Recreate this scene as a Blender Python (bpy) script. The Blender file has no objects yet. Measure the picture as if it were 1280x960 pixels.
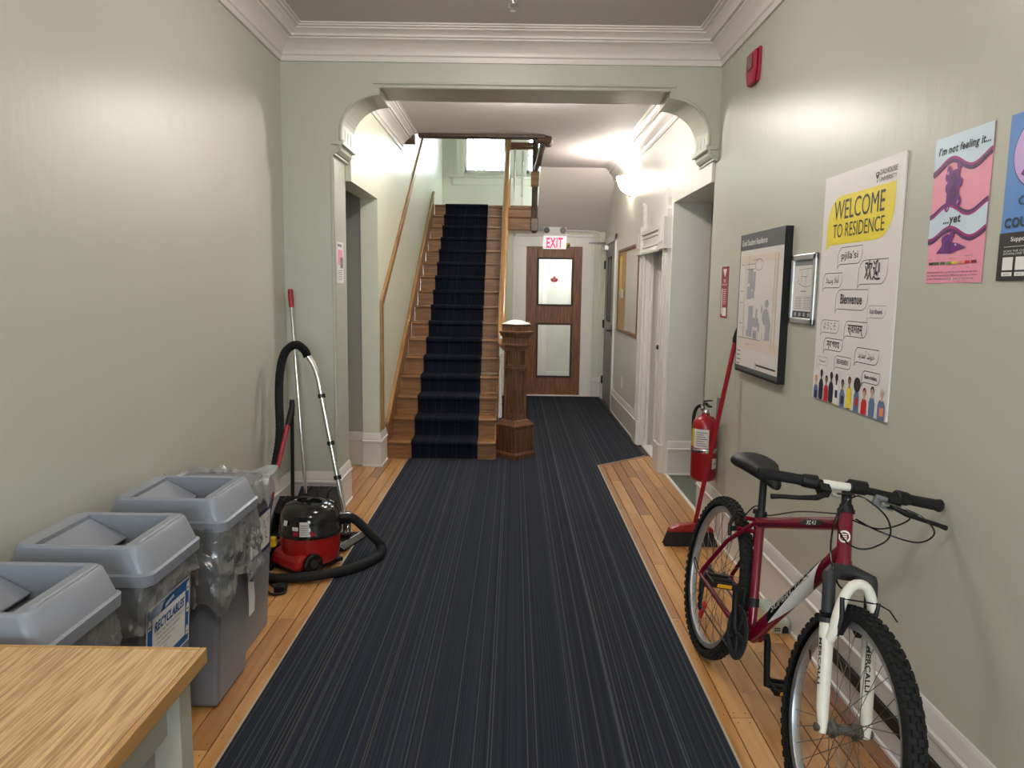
import bpy, math, random
from mathutils import Vector, Matrix
random.seed(7)
PI = math.pi
SC = bpy.context.scene
COL = SC.collection

# ---------------------------------------------------------------- camera
cd = bpy.data.cameras.new('camera'); cam = bpy.data.objects.new('camera', cd); COL.objects.link(cam)
cd.sensor_fit = 'HORIZONTAL'; cd.sensor_width = 36.0; cd.lens = 36.0 * 925.0 / 1280.0
cd.clip_start = 0.02
cam.matrix_world = Matrix.Translation((0, 0, 1.5)) @ Matrix.Rotation(0.0015, 4, 'Z') @ \
    Matrix.Rotation(PI / 2 - math.atan(118 / 925.0), 4, 'X') @ Matrix.Rotation(0.014, 4, 'Z')
SC.camera = cam
# ---------------------------------------------------------------- world, exposure
SC.view_settings.view_transform = 'Standard'; SC.view_settings.look = 'None'
SC.view_settings.gamma = 1.0; SC.view_settings.use_curve_mapping = False
SC.view_settings.exposure = 0.85
w = bpy.data.worlds.new('overcast_sky'); SC.world = w; w.use_nodes = True
bg = w.node_tree.nodes['Background']; bg.inputs[0].default_value = (0.86, 0.93, 1.0, 1); bg.inputs[1].default_value = 14.0
LAMP_MAIN = 46.0      # watts of each ceiling lamp in the hall
LAMP_SCONCE = 55.0
FILL_PASSAGE = 64.0
FILL_VESTIBULE = 13.0
WARM = (1.0, 0.94, 0.86)
def portal(name, loc, rot, sx, sy):
    l = bpy.data.lights.new(name, 'AREA'); l.shape = 'RECTANGLE'; l.size = sx; l.size_y = sy
    l.cycles.is_portal = True
    o = bpy.data.objects.new(name, l); COL.objects.link(o); o.location = loc; o.rotation_euler = rot
portal('daylight_portal_stair', (0.0, 11.62, 4.05), (-PI / 2, 0, 0), 1.7, 1.75)
portal('daylight_portal_entrance', (-0.1, -2.62, 1.52), (PI / 2, 0, 0), 1.4, 1.45)

# ---------------------------------------------------------------- materials
M = {}
def nt(name):
    m = bpy.data.materials.new(name); m.use_nodes = True; M[name] = m
    return m, m.node_tree.nodes, m.node_tree.links, m.node_tree.nodes['Principled BSDF']
def rgb(c): return (c[0], c[1], c[2], 1)
def mat(name, c, rough=0.5, metal=0.0, bump=0.0, bscale=60.0, var=0.0, coat=0.0, emit=None, spec=0.5):
    m, N, L, B = nt(name)
    B.inputs['Base Color'].default_value = rgb(c); B.inputs['Roughness'].default_value = rough
    B.inputs['Metallic'].default_value = metal; B.inputs['Coat Weight'].default_value = coat
    B.inputs['Specular IOR Level'].default_value = spec
    if emit: B.inputs['Emission Color'].default_value = rgb(emit[0]); B.inputs['Emission Strength'].default_value = emit[1]
    if bump or var:
        tc = N.new('ShaderNodeTexCoord'); nz = N.new('ShaderNodeTexNoise'); nz.inputs['Scale'].default_value = bscale
        nz.inputs['Detail'].default_value = 3.0
        L.new(tc.outputs['Object'], nz.inputs['Vector'])
        if bump:
            bp = N.new('ShaderNodeBump'); bp.inputs['Strength'].default_value = bump; bp.inputs['Distance'].default_value = 0.004
            L.new(nz.outputs['Fac'], bp.inputs['Height']); L.new(bp.outputs['Normal'], B.inputs['Normal'])
        if var:
            mx = N.new('ShaderNodeMix'); mx.data_type = 'RGBA'
            mx.inputs['A'].default_value = rgb([x * (1 - var) for x in c]); mx.inputs['B'].default_value = rgb([min(1, x * (1 + var)) for x in c])
            L.new(nz.outputs['Fac'], mx.inputs['Factor']); L.new(mx.outputs['Result'], B.inputs['Base Color'])
    return m
def paint(name, c, rough, bump=0.10):
    """gloss wall paint: brushed, slightly wavy plaster"""
    m, N, L, B = nt(name)
    B.inputs['Base Color'].default_value = rgb(c); B.inputs['Roughness'].default_value = rough
    tc = N.new('ShaderNodeTexCoord'); mp = N.new('ShaderNodeMapping'); mp.inputs['Scale'].default_value = (1, 1, 0.35)
    L.new(tc.outputs['Object'], mp.inputs['Vector'])
    n1 = N.new('ShaderNodeTexNoise'); n1.inputs['Scale'].default_value = 14.0; n1.inputs['Detail'].default_value = 2.0
    n2 = N.new('ShaderNodeTexNoise'); n2.inputs['Scale'].default_value = 160.0; n2.inputs['Detail'].default_value = 2.0
    L.new(mp.outputs[0], n1.inputs['Vector']); L.new(tc.outputs['Object'], n2.inputs['Vector'])
    ma = N.new('ShaderNodeMath'); ma.operation = 'MULTIPLY_ADD'; ma.inputs[1].default_value = 0.10
    L.new(n2.outputs['Fac'], ma.inputs[0]); L.new(n1.outputs['Fac'], ma.inputs[2])
    bp = N.new('ShaderNodeBump'); bp.inputs['Strength'].default_value = bump; bp.inputs['Distance'].default_value = 0.02
    L.new(ma.outputs[0], bp.inputs['Height']); L.new(bp.outputs['Normal'], B.inputs['Normal'])
    return m
def wood(name, light, dark, grain=(60, 3, 60), rough=0.35, contrast=(0.35, 0.7), rand=0.0, red=None, coat=0.0, bump=0.08):
    """long-grained wood; grain = noise frequency per axis (small number = along the grain)"""
    m, N, L, B = nt(name)
    tc = N.new('ShaderNodeTexCoord'); mp = N.new('ShaderNodeMapping'); mp.inputs['Scale'].default_value = grain
    L.new(tc.outputs['Object'], mp.inputs['Vector'])
    oi = N.new('ShaderNodeObjectInfo')
    va = N.new('ShaderNodeVectorMath'); va.operation = 'ADD'
    cb = N.new('ShaderNodeMath'); cb.operation = 'MULTIPLY'; cb.inputs[1].default_value = 37.0 if rand else 0.0
    L.new(oi.outputs['Random'], cb.inputs[0])
    L.new(mp.outputs[0], va.inputs[0]); L.new(cb.outputs[0], va.inputs[1])
    n1 = N.new('ShaderNodeTexNoise'); n1.inputs['Scale'].default_value = 1.0; n1.inputs['Detail'].default_value = 5.0
    n1.inputs['Distortion'].default_value = 0.6
    L.new(va.outputs[0], n1.inputs['Vector'])
    cr = N.new('ShaderNodeValToRGB'); cr.color_ramp.elements[0].position = contrast[0]; cr.color_ramp.elements[1].position = contrast[1]
    cr.color_ramp.elements[0].color = rgb(dark); cr.color_ramp.elements[1].color = rgb(light)
    L.new(n1.outputs['Fac'], cr.inputs[0])
    out = cr.outputs[0]
    if rand:
        c2 = N.new('ShaderNodeValToRGB'); e = c2.color_ramp.elements
        e[0].position = 0.0; e[0].color = rgb(red); e[1].position = 1.0; e[1].color = (1.12, 1.12, 1.05, 1)
        x = e.new(0.16); x.color = rgb([0.5 + 0.5 * q for q in red]); x = e.new(0.30); x.color = (1, 1, 1, 1); x = e.new(0.48); x.color = (1.08, 1.10, 1.12, 1); x = e.new(0.65); x.color = (0.86, 0.80, 0.74, 1); x = e.new(0.82); x.color = (1.0, 0.94, 0.80, 1)
        L.new(oi.outputs['Random'], c2.inputs[0])
        mx = N.new('ShaderNodeMix'); mx.data_type = 'RGBA'; mx.blend_type = 'MULTIPLY'; mx.inputs['Factor'].default_value = 1.0
        L.new(out, mx.inputs['A']); L.new(c2.outputs[0], mx.inputs['B']); out = mx.outputs['Result']
    L.new(out, B.inputs['Base Color'])
    B.inputs['Roughness'].default_value = rough; B.inputs['Coat Weight'].default_value = coat; B.inputs['Coat Roughness'].default_value = 0.12
    bp = N.new('ShaderNodeBump'); bp.inputs['Strength'].default_value = bump; bp.inputs['Distance'].default_value = 0.003
    L.new(n1.outputs['Fac'], bp.inputs['Height']); L.new(bp.outputs['Normal'], B.inputs['Normal'])
    return m
def stripes(name, axis, base, lines, freq=210.0):
    """striped loop carpet: fine threads plus scattered thin pale lines, constant along the run"""
    m, N, L, B = nt(name)
    tc = N.new('ShaderNodeTexCoord'); sp = N.new('ShaderNodeSeparateXYZ'); L.new(tc.outputs['Object'], sp.inputs[0])
    def line(freq, seed, lo, hi):
        a = N.new('ShaderNodeMath'); a.operation = 'MULTIPLY_ADD'; a.inputs[1].default_value = freq; a.inputs[2].default_value = seed
        L.new(sp.outputs[axis], a.inputs[0])
        f = N.new('ShaderNodeMath'); f.operation = 'FLOOR'; L.new(a.outputs[0], f.inputs[0])
        wn = N.new('ShaderNodeTexWhiteNoise'); wn.noise_dimensions = '1D'; L.new(f.outputs[0], wn.inputs['W'])
        r = N.new('ShaderNodeMapRange'); r.inputs['From Min'].default_value = lo; r.inputs['From Max'].default_value = hi
        L.new(wn.outputs['Value'], r.inputs['Value'])
        return r.outputs[0], wn.outputs['Color']
    fine, fc = line(freq * 1.6, 3.3, 0.0, 1.0)
    pale, pc = line(freq * 1.25, 91.7, 0.872, 0.90)
    mx = N.new('ShaderNodeMix'); mx.data_type = 'RGBA'
    mx.inputs['A'].default_value = rgb([x * 0.72 for x in base]); mx.inputs['B'].default_value = rgb([x * 1.4 for x in base])
    L.new(fine, mx.inputs['Factor'])
    hue = N.new('ShaderNodeMix'); hue.data_type = 'RGBA'; hue.inputs['A'].default_value = rgb(lines[0]); hue.inputs['B'].default_value = rgb(lines[1])
    L.new(pc, hue.inputs['Factor'])
    m2 = N.new('ShaderNodeMix'); m2.data_type = 'RGBA'
    L.new(pale, m2.inputs['Factor']); L.new(mx.outputs['Result'], m2.inputs['A']); L.new(hue.outputs['Result'], m2.inputs['B'])
    L.new(m2.outputs['Result'], B.inputs['Base Color'])
    B.inputs['Roughness'].default_value = 0.95; B.inputs['Specular IOR Level'].default_value = 0.15
    nz = N.new('ShaderNodeTexNoise'); nz.inputs['Scale'].default_value = 420.0; L.new(tc.outputs['Object'], nz.inputs['Vector'])
    bp = N.new('ShaderNodeBump'); bp.inputs['Strength'].default_value = 0.5; bp.inputs['Distance'].default_value = 0.002
    L.new(nz.outputs['Fac'], bp.inputs['Height']); L.new(bp.outputs['Normal'], B.inputs['Normal'])
    return m
def film(name, tint, clear, rough=0.08, bump=0.0, white=0.0, ior=1.5):
    """thin clear sheet: transparent with a fresnel reflection, optionally a little milky"""
    m, N, L, B = nt(name); N.remove(B)
    out = N['Material Output']
    tr = N.new('ShaderNodeBsdfTransparent'); tr.inputs[0].default_value = rgb([clear * t for t in tint])
    gl = N.new('ShaderNodeBsdfGlossy'); gl.inputs['Roughness'].default_value = rough
    fr = N.new('ShaderNodeFresnel'); fr.inputs[0].default_value = ior
    mx = N.new('ShaderNodeMixShader'); L.new(fr.outputs[0], mx.inputs[0]); L.new(tr.outputs[0], mx.inputs[1]); L.new(gl.outputs[0], mx.inputs[2])
    sh = mx.outputs[0]
    if white:
        df = N.new('ShaderNodeBsdfDiffuse'); df.inputs[0].default_value = (0.8, 0.82, 0.84, 1)
        m2 = N.new('ShaderNodeMixShader'); m2.inputs[0].default_value = white
        L.new(sh, m2.inputs[1]); L.new(df.outputs[0], m2.inputs[2]); sh = m2.outputs[0]
    if bump:
        tc = N.new('ShaderNodeTexCoord'); nz = N.new('ShaderNodeTexNoise'); nz.noise_type = 'RIDGED_MULTIFRACTAL'; nz.inputs['Scale'].default_value = 13.0; nz.inputs['Detail'].default_value = 2.0
        nz.inputs['Distortion'].default_value = 0.8
        L.new(tc.outputs['Object'], nz.inputs['Vector'])
        bp = N.new('ShaderNodeBump'); bp.inputs['Strength'].default_value = bump; bp.inputs['Distance'].default_value = 0.02
        L.new(nz.outputs['Fac'], bp.inputs['Height'])
        L.new(bp.outputs['Normal'], gl.inputs['Normal']); L.new(bp.outputs['Normal'], fr.inputs['Normal'])
    L.new(sh, out.inputs[0])
    return m

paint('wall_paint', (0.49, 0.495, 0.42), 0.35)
paint('wall_paint_pale_lit', (0.70, 0.69, 0.64), 0.34)  # passage wall: sconce light put into the colour; vestibule: plain pale wall
paint('stair_wall_lit_paint', (0.65, 0.665, 0.54), 0.33)  # foliage-tinted daylight put into the wall colour
mat('ceiling_paint', (0.54, 0.50, 0.485), 0.75, bump=0.05, bscale=40)
mat('soffit_lit_paint', (0.72, 0.665, 0.645), 0.7, bump=0.05, bscale=40)  # ceiling colour raised to stand in for missing lamp light
mat('trim_paint', (0.68, 0.64, 0.61), 0.38)
mat('white_paint', (0.84, 0.82, 0.79), 0.35)
mat('exit_face', (0.85, 0.84, 0.84), 0.4, emit=((1.0, 0.96, 0.96), 0.28))
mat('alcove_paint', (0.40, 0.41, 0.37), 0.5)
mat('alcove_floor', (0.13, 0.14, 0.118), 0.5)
mat('subfloor', (0.10, 0.055, 0.025), 0.8)
wood('plank_wood', (0.60, 0.33, 0.125), (0.43, 0.205, 0.065), (26, 2.2, 26), 0.30, (0.30, 0.72), 1.0, (0.50, 0.36, 0.33), 0.35, 0.04)
wood('stair_oak', (0.31, 0.138, 0.040), (0.14, 0.056, 0.016), (4, 40, 60), 0.42, (0.3, 0.7))
wood('newel_oak', (0.165, 0.070, 0.029), (0.045, 0.017, 0.008), (95, 95, 5), 0.36, (0.36, 0.64), coat=0.1)
wood('rail_oak', (0.42, 0.235, 0.088), (0.26, 0.125, 0.045), (40, 5, 5), 0.28, (0.3, 0.7), coat=0.3)
wood('dark_oak', (0.085, 0.036, 0.018), (0.025, 0.011, 0.007), (30, 30, 5), 0.55, (0.3, 0.7))
wood('door_oak', (0.27, 0.105, 0.032), (0.12, 0.040, 0.013), (60, 60, 4), 0.42, (0.35, 0.65))
wood('table_oak', (0.60, 0.40, 0.20), (0.33, 0.19, 0.082), (210, 7.0, 210), 0.42, (0.38, 0.60))
wood('table_edge', (0.50, 0.29, 0.105), (0.38, 0.20, 0.065), (55, 3.0, 55), 0.4, (0.3, 0.7))
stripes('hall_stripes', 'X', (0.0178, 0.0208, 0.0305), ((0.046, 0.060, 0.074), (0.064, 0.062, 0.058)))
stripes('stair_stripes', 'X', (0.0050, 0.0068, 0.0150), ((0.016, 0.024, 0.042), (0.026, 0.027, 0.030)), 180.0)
mat('edge_metal', (0.50, 0.42, 0.33), 0.4, 0.3)
mat('bin_grey', (0.185, 0.190, 0.212), 0.42, bump=0.06, bscale=300)
mat('bin_lid_grey', (0.235, 0.252, 0.295), 0.36, bump=0.06, bscale=300)
mat('black', (0.009, 0.009, 0.010), 0.5, spec=0.3)
mat('gloss_black', (0.010, 0.010, 0.011), 0.12)
mat('rubber', (0.011, 0.011, 0.012), 0.75, spec=0.3)
mat('dark_grey', (0.028, 0.029, 0.032), 0.5, spec=0.35)
mat('mid_grey', (0.20, 0.20, 0.21), 0.5)
mat('red_plastic', (0.36, 0.012, 0.012), 0.3)
mat('crimson', (0.36, 0.012, 0.028), 0.35)
mat('fire_red', (0.30, 0.008, 0.014), 0.28)
mat('alarm_red', (0.36, 0.012, 0.035), 0.4)
mat('frame_red', (0.17, 0.002, 0.018), 0.22, coat=0.3)
mat('chrome', (0.75, 0.74, 0.72), 0.18, 1.0)
mat('alu', (0.62, 0.63, 0.65), 0.35, 0.9)
mat('rim_alu', (0.50, 0.50, 0.51), 0.4, 0.8)
mat('steel_dark', (0.16, 0.15, 0.14), 0.45, 0.8)
mat('brass', (0.72, 0.52, 0.22), 0.25, 1.0)
mat('fork_white', (0.80, 0.77, 0.68), 0.4, var=0.12, bscale=30)
mat('white_print', (0.80, 0.79, 0.78), 0.5)
mat('paper', (0.76, 0.72, 0.72), 0.42)
mat('warm_paper', (0.70, 0.66, 0.64), 0.35)
mat('ink', (0.018, 0.018, 0.020), 0.5)
mat('soft_ink', (0.20, 0.20, 0.21), 0.5)
mat('ink_navy', (0.012, 0.022, 0.075), 0.5)
mat('poster_yellow', (0.83, 0.66, 0.035), 0.42)
mat('poster_pink', (0.86, 0.33, 0.47), 0.32)
mat('poster_skyblue', (0.60, 0.73, 0.86), 0.32)
mat('poster_purple', (0.16, 0.018, 0.22), 0.32)
mat('poster_purple_deep', (0.095, 0.012, 0.145), 0.32)
mat('poster_magenta', (0.36, 0.012, 0.20), 0.32)
mat('poster_violet', (0.075, 0.020, 0.12), 0.32)
mat('poster_blue', (0.11, 0.27, 0.66), 0.30)
mat('poster_lilac', (0.62, 0.42, 0.78), 0.30)
mat('sign_blue', (0.012, 0.11, 0.36), 0.4)
mat('map_tan', (0.70, 0.60, 0.51), 0.4)
mat('map_grey', (0.36, 0.36, 0.40), 0.4)
mat('map_header', (0.085, 0.092, 0.10), 0.4)
mat('flag_red', (0.62, 0.02, 0.03), 0.4)
mat('cork', (0.52, 0.33, 0.17), 0.85, bump=0.2, bscale=200, var=0.2)
mat('amber', (0.72, 0.33, 0.02), 0.3)
mat('label_yellow', (0.75, 0.55, 0.03), 0.4)
mat('door_grey', (0.25, 0.25, 0.255), 0.45)
mat('table_paint', (0.40, 0.375, 0.31), 0.5)
mat('leaf_green', (0.05, 0.13, 0.03), 0.5); mat('sage', (0.16, 0.30, 0.08), 0.4); mat('leaf', (0.05, 0.07, 0.03), 0.6); mat('orange_print', (0.80, 0.28, 0.12), 0.4); mat('maroon_print', (0.20, 0.008, 0.02), 0.4)
mat('skin_a', (0.055, 0.026, 0.016), 0.5); mat('skin_b', (0.26, 0.13, 0.075), 0.5); mat('skin_c', (0.62, 0.38, 0.28), 0.5)
mat('denim', (0.12, 0.18, 0.33), 0.5); mat('navy_cloth', (0.015, 0.02, 0.05), 0.5); mat('grey_hair', (0.6, 0.57, 0.5), 0.5)
mat('exit_letters', (0.75, 0.02, 0.10), 0.4, emit=((1.0, 0.02, 0.15), 0.6))
def lamp_glass(name, strength):
    m, N, L, B = nt(name); N.remove(B)
    tl = N.new('ShaderNodeBsdfTranslucent'); tl.inputs[0].default_value = (0.85, 0.82, 0.78, 1)
    em = N.new('ShaderNodeEmission'); em.inputs[0].default_value = rgb(WARM); em.inputs[1].default_value = strength
    ad = N.new('ShaderNodeAddShader'); L.new(tl.outputs[0], ad.inputs[0]); L.new(em.outputs[0], ad.inputs[1]); L.new(ad.outputs[0], N['Material Output'].inputs[0])
lamp_glass('lamp_glass', 6.0)
mat('ceiling_lamp_glass', (0.9, 0.88, 0.84), 0.4, emit=(WARM, 6.0))
mat('bark', (0.04, 0.04, 0.045), 0.9)
mat('twig', (0.10, 0.105, 0.11), 0.9)
mat('ground', (0.10, 0.12, 0.06), 0.9)
mat('bait_box', (0.52, 0.47, 0.36), 0.5)
mat('bait_label', (0.40, 0.46, 0.40), 0.4, var=0.4, bscale=90)
film('glass', (0.97, 1.0, 0.99), 0.96, 0.02)
film('liner_film', (0.93, 0.95, 0.97), 0.96, 0.24, 1.0, 0.15, 2.2)
film('rim_film', (0.93, 0.95, 0.97), 0.90, 0.24, 1.0, 0.28, 2.2)

# ---------------------------------------------------------------- mesh builder
ORG = {}
def V(*a): return Vector(a)
class MB:
    def __init__(s): s.v = []; s.f = []; s.m = []; s.mats = []; s.cur = 0
    def use(s, name):
        if name not in s.mats: s.mats.append(name)
        s.cur = s.mats.index(name); return s
    def add(s, vs, fs):
        b = len(s.v); s.v += [tuple(x) for x in vs]
        s.f += [tuple(i + b for i in f) for f in fs]; s.m += [s.cur] * len(fs); return s
    def hexa(s, p):   # 8 corners: bottom ring 0-3, top ring 4-7
        return s.add(p, [(0, 3, 2, 1), (4, 5, 6, 7), (0, 1, 5, 4), (1, 2, 6, 5), (2, 3, 7, 6), (3, 0, 4, 7)])
    def box(s, x0, y0, z0, x1, y1, z1):
        x0, x1 = min(x0, x1), max(x0, x1); y0, y1 = min(y0, y1), max(y0, y1); z0, z1 = min(z0, z1), max(z0, z1)
        return s.hexa([(x0, y0, z0), (x1, y0, z0), (x1, y1, z0), (x0, y1, z0), (x0, y0, z1), (x1, y0, z1), (x1, y1, z1), (x0, y1, z1)])
    def obox(s, c, ax, ay, az):   # half-axis vectors
        c, ax, ay, az = Vector(c), Vector(ax), Vector(ay), Vector(az)
        return s.hexa([c - ax - ay - az, c + ax - ay - az, c + ax + ay - az, c - ax + ay - az, c - ax - ay + az, c + ax - ay + az, c + ax + ay + az, c - ax + ay + az])
    def frustum(s, b, zb, t, zt):  # rects (x0,y0,x1,y1)
        return s.hexa([(b[0], b[1], zb), (b[2], b[1], zb), (b[2], b[3], zb), (b[0], b[3], zb), (t[0], t[1], zt), (t[2], t[1], zt), (t[2], t[3], zt), (t[0], t[3], zt)])
    def prism(s, poly, fn, c0, c1):
        n = len(poly); vs = [fn(a, b, c0) for a, b in poly] + [fn(a, b, c1) for a, b in poly]
        return s.add(vs, [tuple(range(n))[::-1], tuple(range(n, 2 * n))] + [(i, (i + 1) % n, n + (i + 1) % n, n + i) for i in range(n)])
    def tube(s, path, r, n=10, closed=False, caps=True, flat=1.0, up=None):
        P = [Vector(p) for p in path]; k = len(P)
        R = r if isinstance(r, (list, tuple)) else [r] * k
        T = []
        for i in range(k):
            a = P[(i - 1) % k] if (closed or i > 0) else P[i]; b = P[(i + 1) % k] if (closed or i < k - 1) else P[i]
            t = b - a; T.append(t.normalized() if t.length > 1e-9 else Vector((0, 0, 1)))
        nrm = Vector(up) if up else (Vector((0, 0, 1)) if abs(T[0].z) < 0.9 else Vector((1, 0, 0)))
        vs = []; nrm = (nrm - T[0] * nrm.dot(T[0])).normalized()
        for i in range(k):
            nrm = nrm - T[i] * nrm.dot(T[i])
            nrm = nrm.normalized() if nrm.length > 1e-6 else T[i].orthogonal().normalized()
            bi = T[i].cross(nrm)
            for j in range(n):
                a = 2 * PI * j / n
                vs.append(P[i] + (nrm * math.cos(a) + bi * math.sin(a) * flat) * R[i])
        fs = []
        for i in range(k if closed else k - 1):
            i2 = (i + 1) % k
            for j in range(n): fs.append((i * n + j, i * n + (j + 1) % n, i2 * n + (j + 1) % n, i2 * n + j))
        if caps and not closed: fs += [tuple(range(n))[::-1], tuple(range((k - 1) * n, k * n))]
        return s.add(vs, fs)
    def lathe(s, prof, c=(0, 0, 0), axis=(0, 0, 1), n=24, a0=0.0, a1=None, xdir=None, phase=0.0, caps=True):
        ax = Vector(axis).normalized(); c = Vector(c)
        e1 = Vector(xdir) if xdir else (Vector((1, 0, 0)) if abs(ax.x) < 0.9 else Vector((0, 1, 0)))
        e1 = (e1 - ax * e1.dot(ax)).normalized(); e2 = ax.cross(e1)
        full = a1 is None; m = n if full else n + 1
        vs = []
        for r, h in prof:
            for j in range(m):
                a = phase + (2 * PI * j / n if full else a0 + (a1 - a0) * j / n)
                vs.append(c + ax * h + (e1 * math.cos(a) + e2 * math.sin(a)) * r)
        fs = []
        for i in range(len(prof) - 1):
            for j in range(n):
                j2 = (j + 1) % m if full else j + 1
                fs.append((i * m + j, i * m + j2, (i + 1) * m + j2, (i + 1) * m + j))
        if full and caps:
            if prof[0][0] > 1e-6: fs.append(tuple(range(m))[::-1])
            if prof[-1][0] > 1e-6: fs.append(tuple(range((len(prof) - 1) * m, len(prof) * m)))
        return s.add(vs, fs)
    def cyl(s, a, b, r, n=12, r2=None):
        a, b = Vector(a), Vector(b); return s.lathe([(r, 0), (r if r2 is None else r2, (b - a).length)], a, b - a, n)
    def ball(s, c, r, n=12, k=7, axis=(0, 0, 1)):
        rr = r if isinstance(r, (tuple, list)) else (r, r, r)
        vs = []; fs = []
        for i in range(k + 1):
            th = PI * i / k
            for j in range(n):
                a = 2 * PI * j / n
                vs.append((c[0] + rr[0] * math.sin(th) * math.cos(a), c[1] + rr[1] * math.sin(th) * math.sin(a), c[2] - rr[2] * math.cos(th)))
        for i in range(k):
            for j in range(n): fs.append((i * n + j, i * n + (j + 1) % n, (i + 1) * n + (j + 1) % n, (i + 1) * n + j))
        return s.add(vs, fs)
    def moulding(s, path, prof, inward):
        """sweep (offset, z) profile along an XY path with mitred corners; inward = +1 left of travel"""
        P = [Vector((p[0], p[1], 0)) for p in path]; k = len(P); q = len(prof); vs = []
        for i in range(k):
            ds = []
            if i > 0: ds.append((P[i] - P[i - 1]).normalized())
            if i < k - 1: ds.append((P[i + 1] - P[i]).normalized())
            ns = [Vector((-d.y, d.x, 0)) * inward for d in ds]
            nn = ns[0] if len(ns) == 1 else (ns[0] + ns[1]) / (1 + ns[0].dot(ns[1]))
            for o, z in prof: vs.append(P[i] + nn * o + Vector((0, 0, z)))
        fs = [(i * q + j, i * q + j + 1, (i + 1) * q + j + 1, (i + 1) * q + j) for i in range(k - 1) for j in range(q - 1)]
        fs += [tuple(range(q)), tuple(range((k - 1) * q, k * q))[::-1]]
        return s.add(vs, fs)
    def rotz(s, a, cx, cy):
        c, q = math.cos(a), math.sin(a); s.v = [(cx + (x - cx) * c - (y - cy) * q, cy + (x - cx) * q + (y - cy) * c, z) for x, y, z in s.v]; return s
    def build(s, name, mats=None, parent=None, smooth=0, bevel=0.0, kind=None, org=None):
        o3 = ORG.get(parent.name, V(0, 0, 0)) if parent else (Vector(org) if org else V(0, 0, 0))
        me = bpy.data.meshes.new(name)
        me.from_pydata([(a - o3.x, b - o3.y, c - o3.z) for a, b, c in s.v], [], s.f)
        names = s.mats if s.mats else ([mats] if isinstance(mats, str) else mats)
        for nme in names: me.materials.append(M[nme])
        if s.mats: me.polygons.foreach_set('material_index', s.m)
        import bmesh
        bm = bmesh.new(); bm.from_mesh(me); bmesh.ops.recalc_face_normals(bm, faces=bm.faces); bm.to_mesh(me); bm.free()
        if smooth:
            me.polygons.foreach_set('use_smooth', [True] * len(me.polygons)); me.set_sharp_from_angle(angle=math.radians(smooth))
        o = bpy.data.objects.new(name, me); COL.objects.link(o)
        if parent: o.parent = parent
        else: o.location = o3
        ORG[o.name] = o3
        if bevel:
            b = o.modifiers.new('edge', 'BEVEL'); b.width = bevel; b.segments = 2; b.limit_method = 'ANGLE'; b.angle_limit = math.radians(40)
        if kind: o['kind'] = kind
        return o
def tag(o, label, cat, group=None):
    o['label'] = label; o['category'] = cat
    if group: o['group'] = group
    return o
def thing(name, label, cat, loc=(0, 0, 0), group=None):
    o = bpy.data.objects.new(name, None); COL.objects.link(o); o.location = loc; o.empty_display_size = 0.05
    ORG[o.name] = Vector(loc); return tag(o, label, cat, group)
def struct(name, mb, m=None, parent=None, **k):
    o = mb.build(name, m, parent, **k); o['kind'] = 'structure'; return o
def bez(p0, p1, p2, p3, n=12):
    p0, p1, p2, p3 = map(Vector, (p0, p1, p2, p3)); out = []
    for i in range(n + 1):
        t = i / n; u = 1 - t; out.append(p0 * u ** 3 + p1 * 3 * u * u * t + p2 * 3 * u * t * t + p3 * t ** 3)
    return out
def spline(pts, n=8):
    P = [Vector(p) for p in pts]; P = [P[0] * 2 - P[1]] + P + [P[-1] * 2 - P[-2]]; out = []
    for i in range(1, len(P) - 2):
        a, b, c, d = P[i - 1:i + 3]
        for k in range(n):
            t = k / n
            out.append(0.5 * ((2 * b) + (c - a) * t + (2 * a - 5 * b + 4 * c - d) * t * t + (3 * b - a - 3 * c + d) * t ** 3))
    out.append(P[-2]); return out

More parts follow.
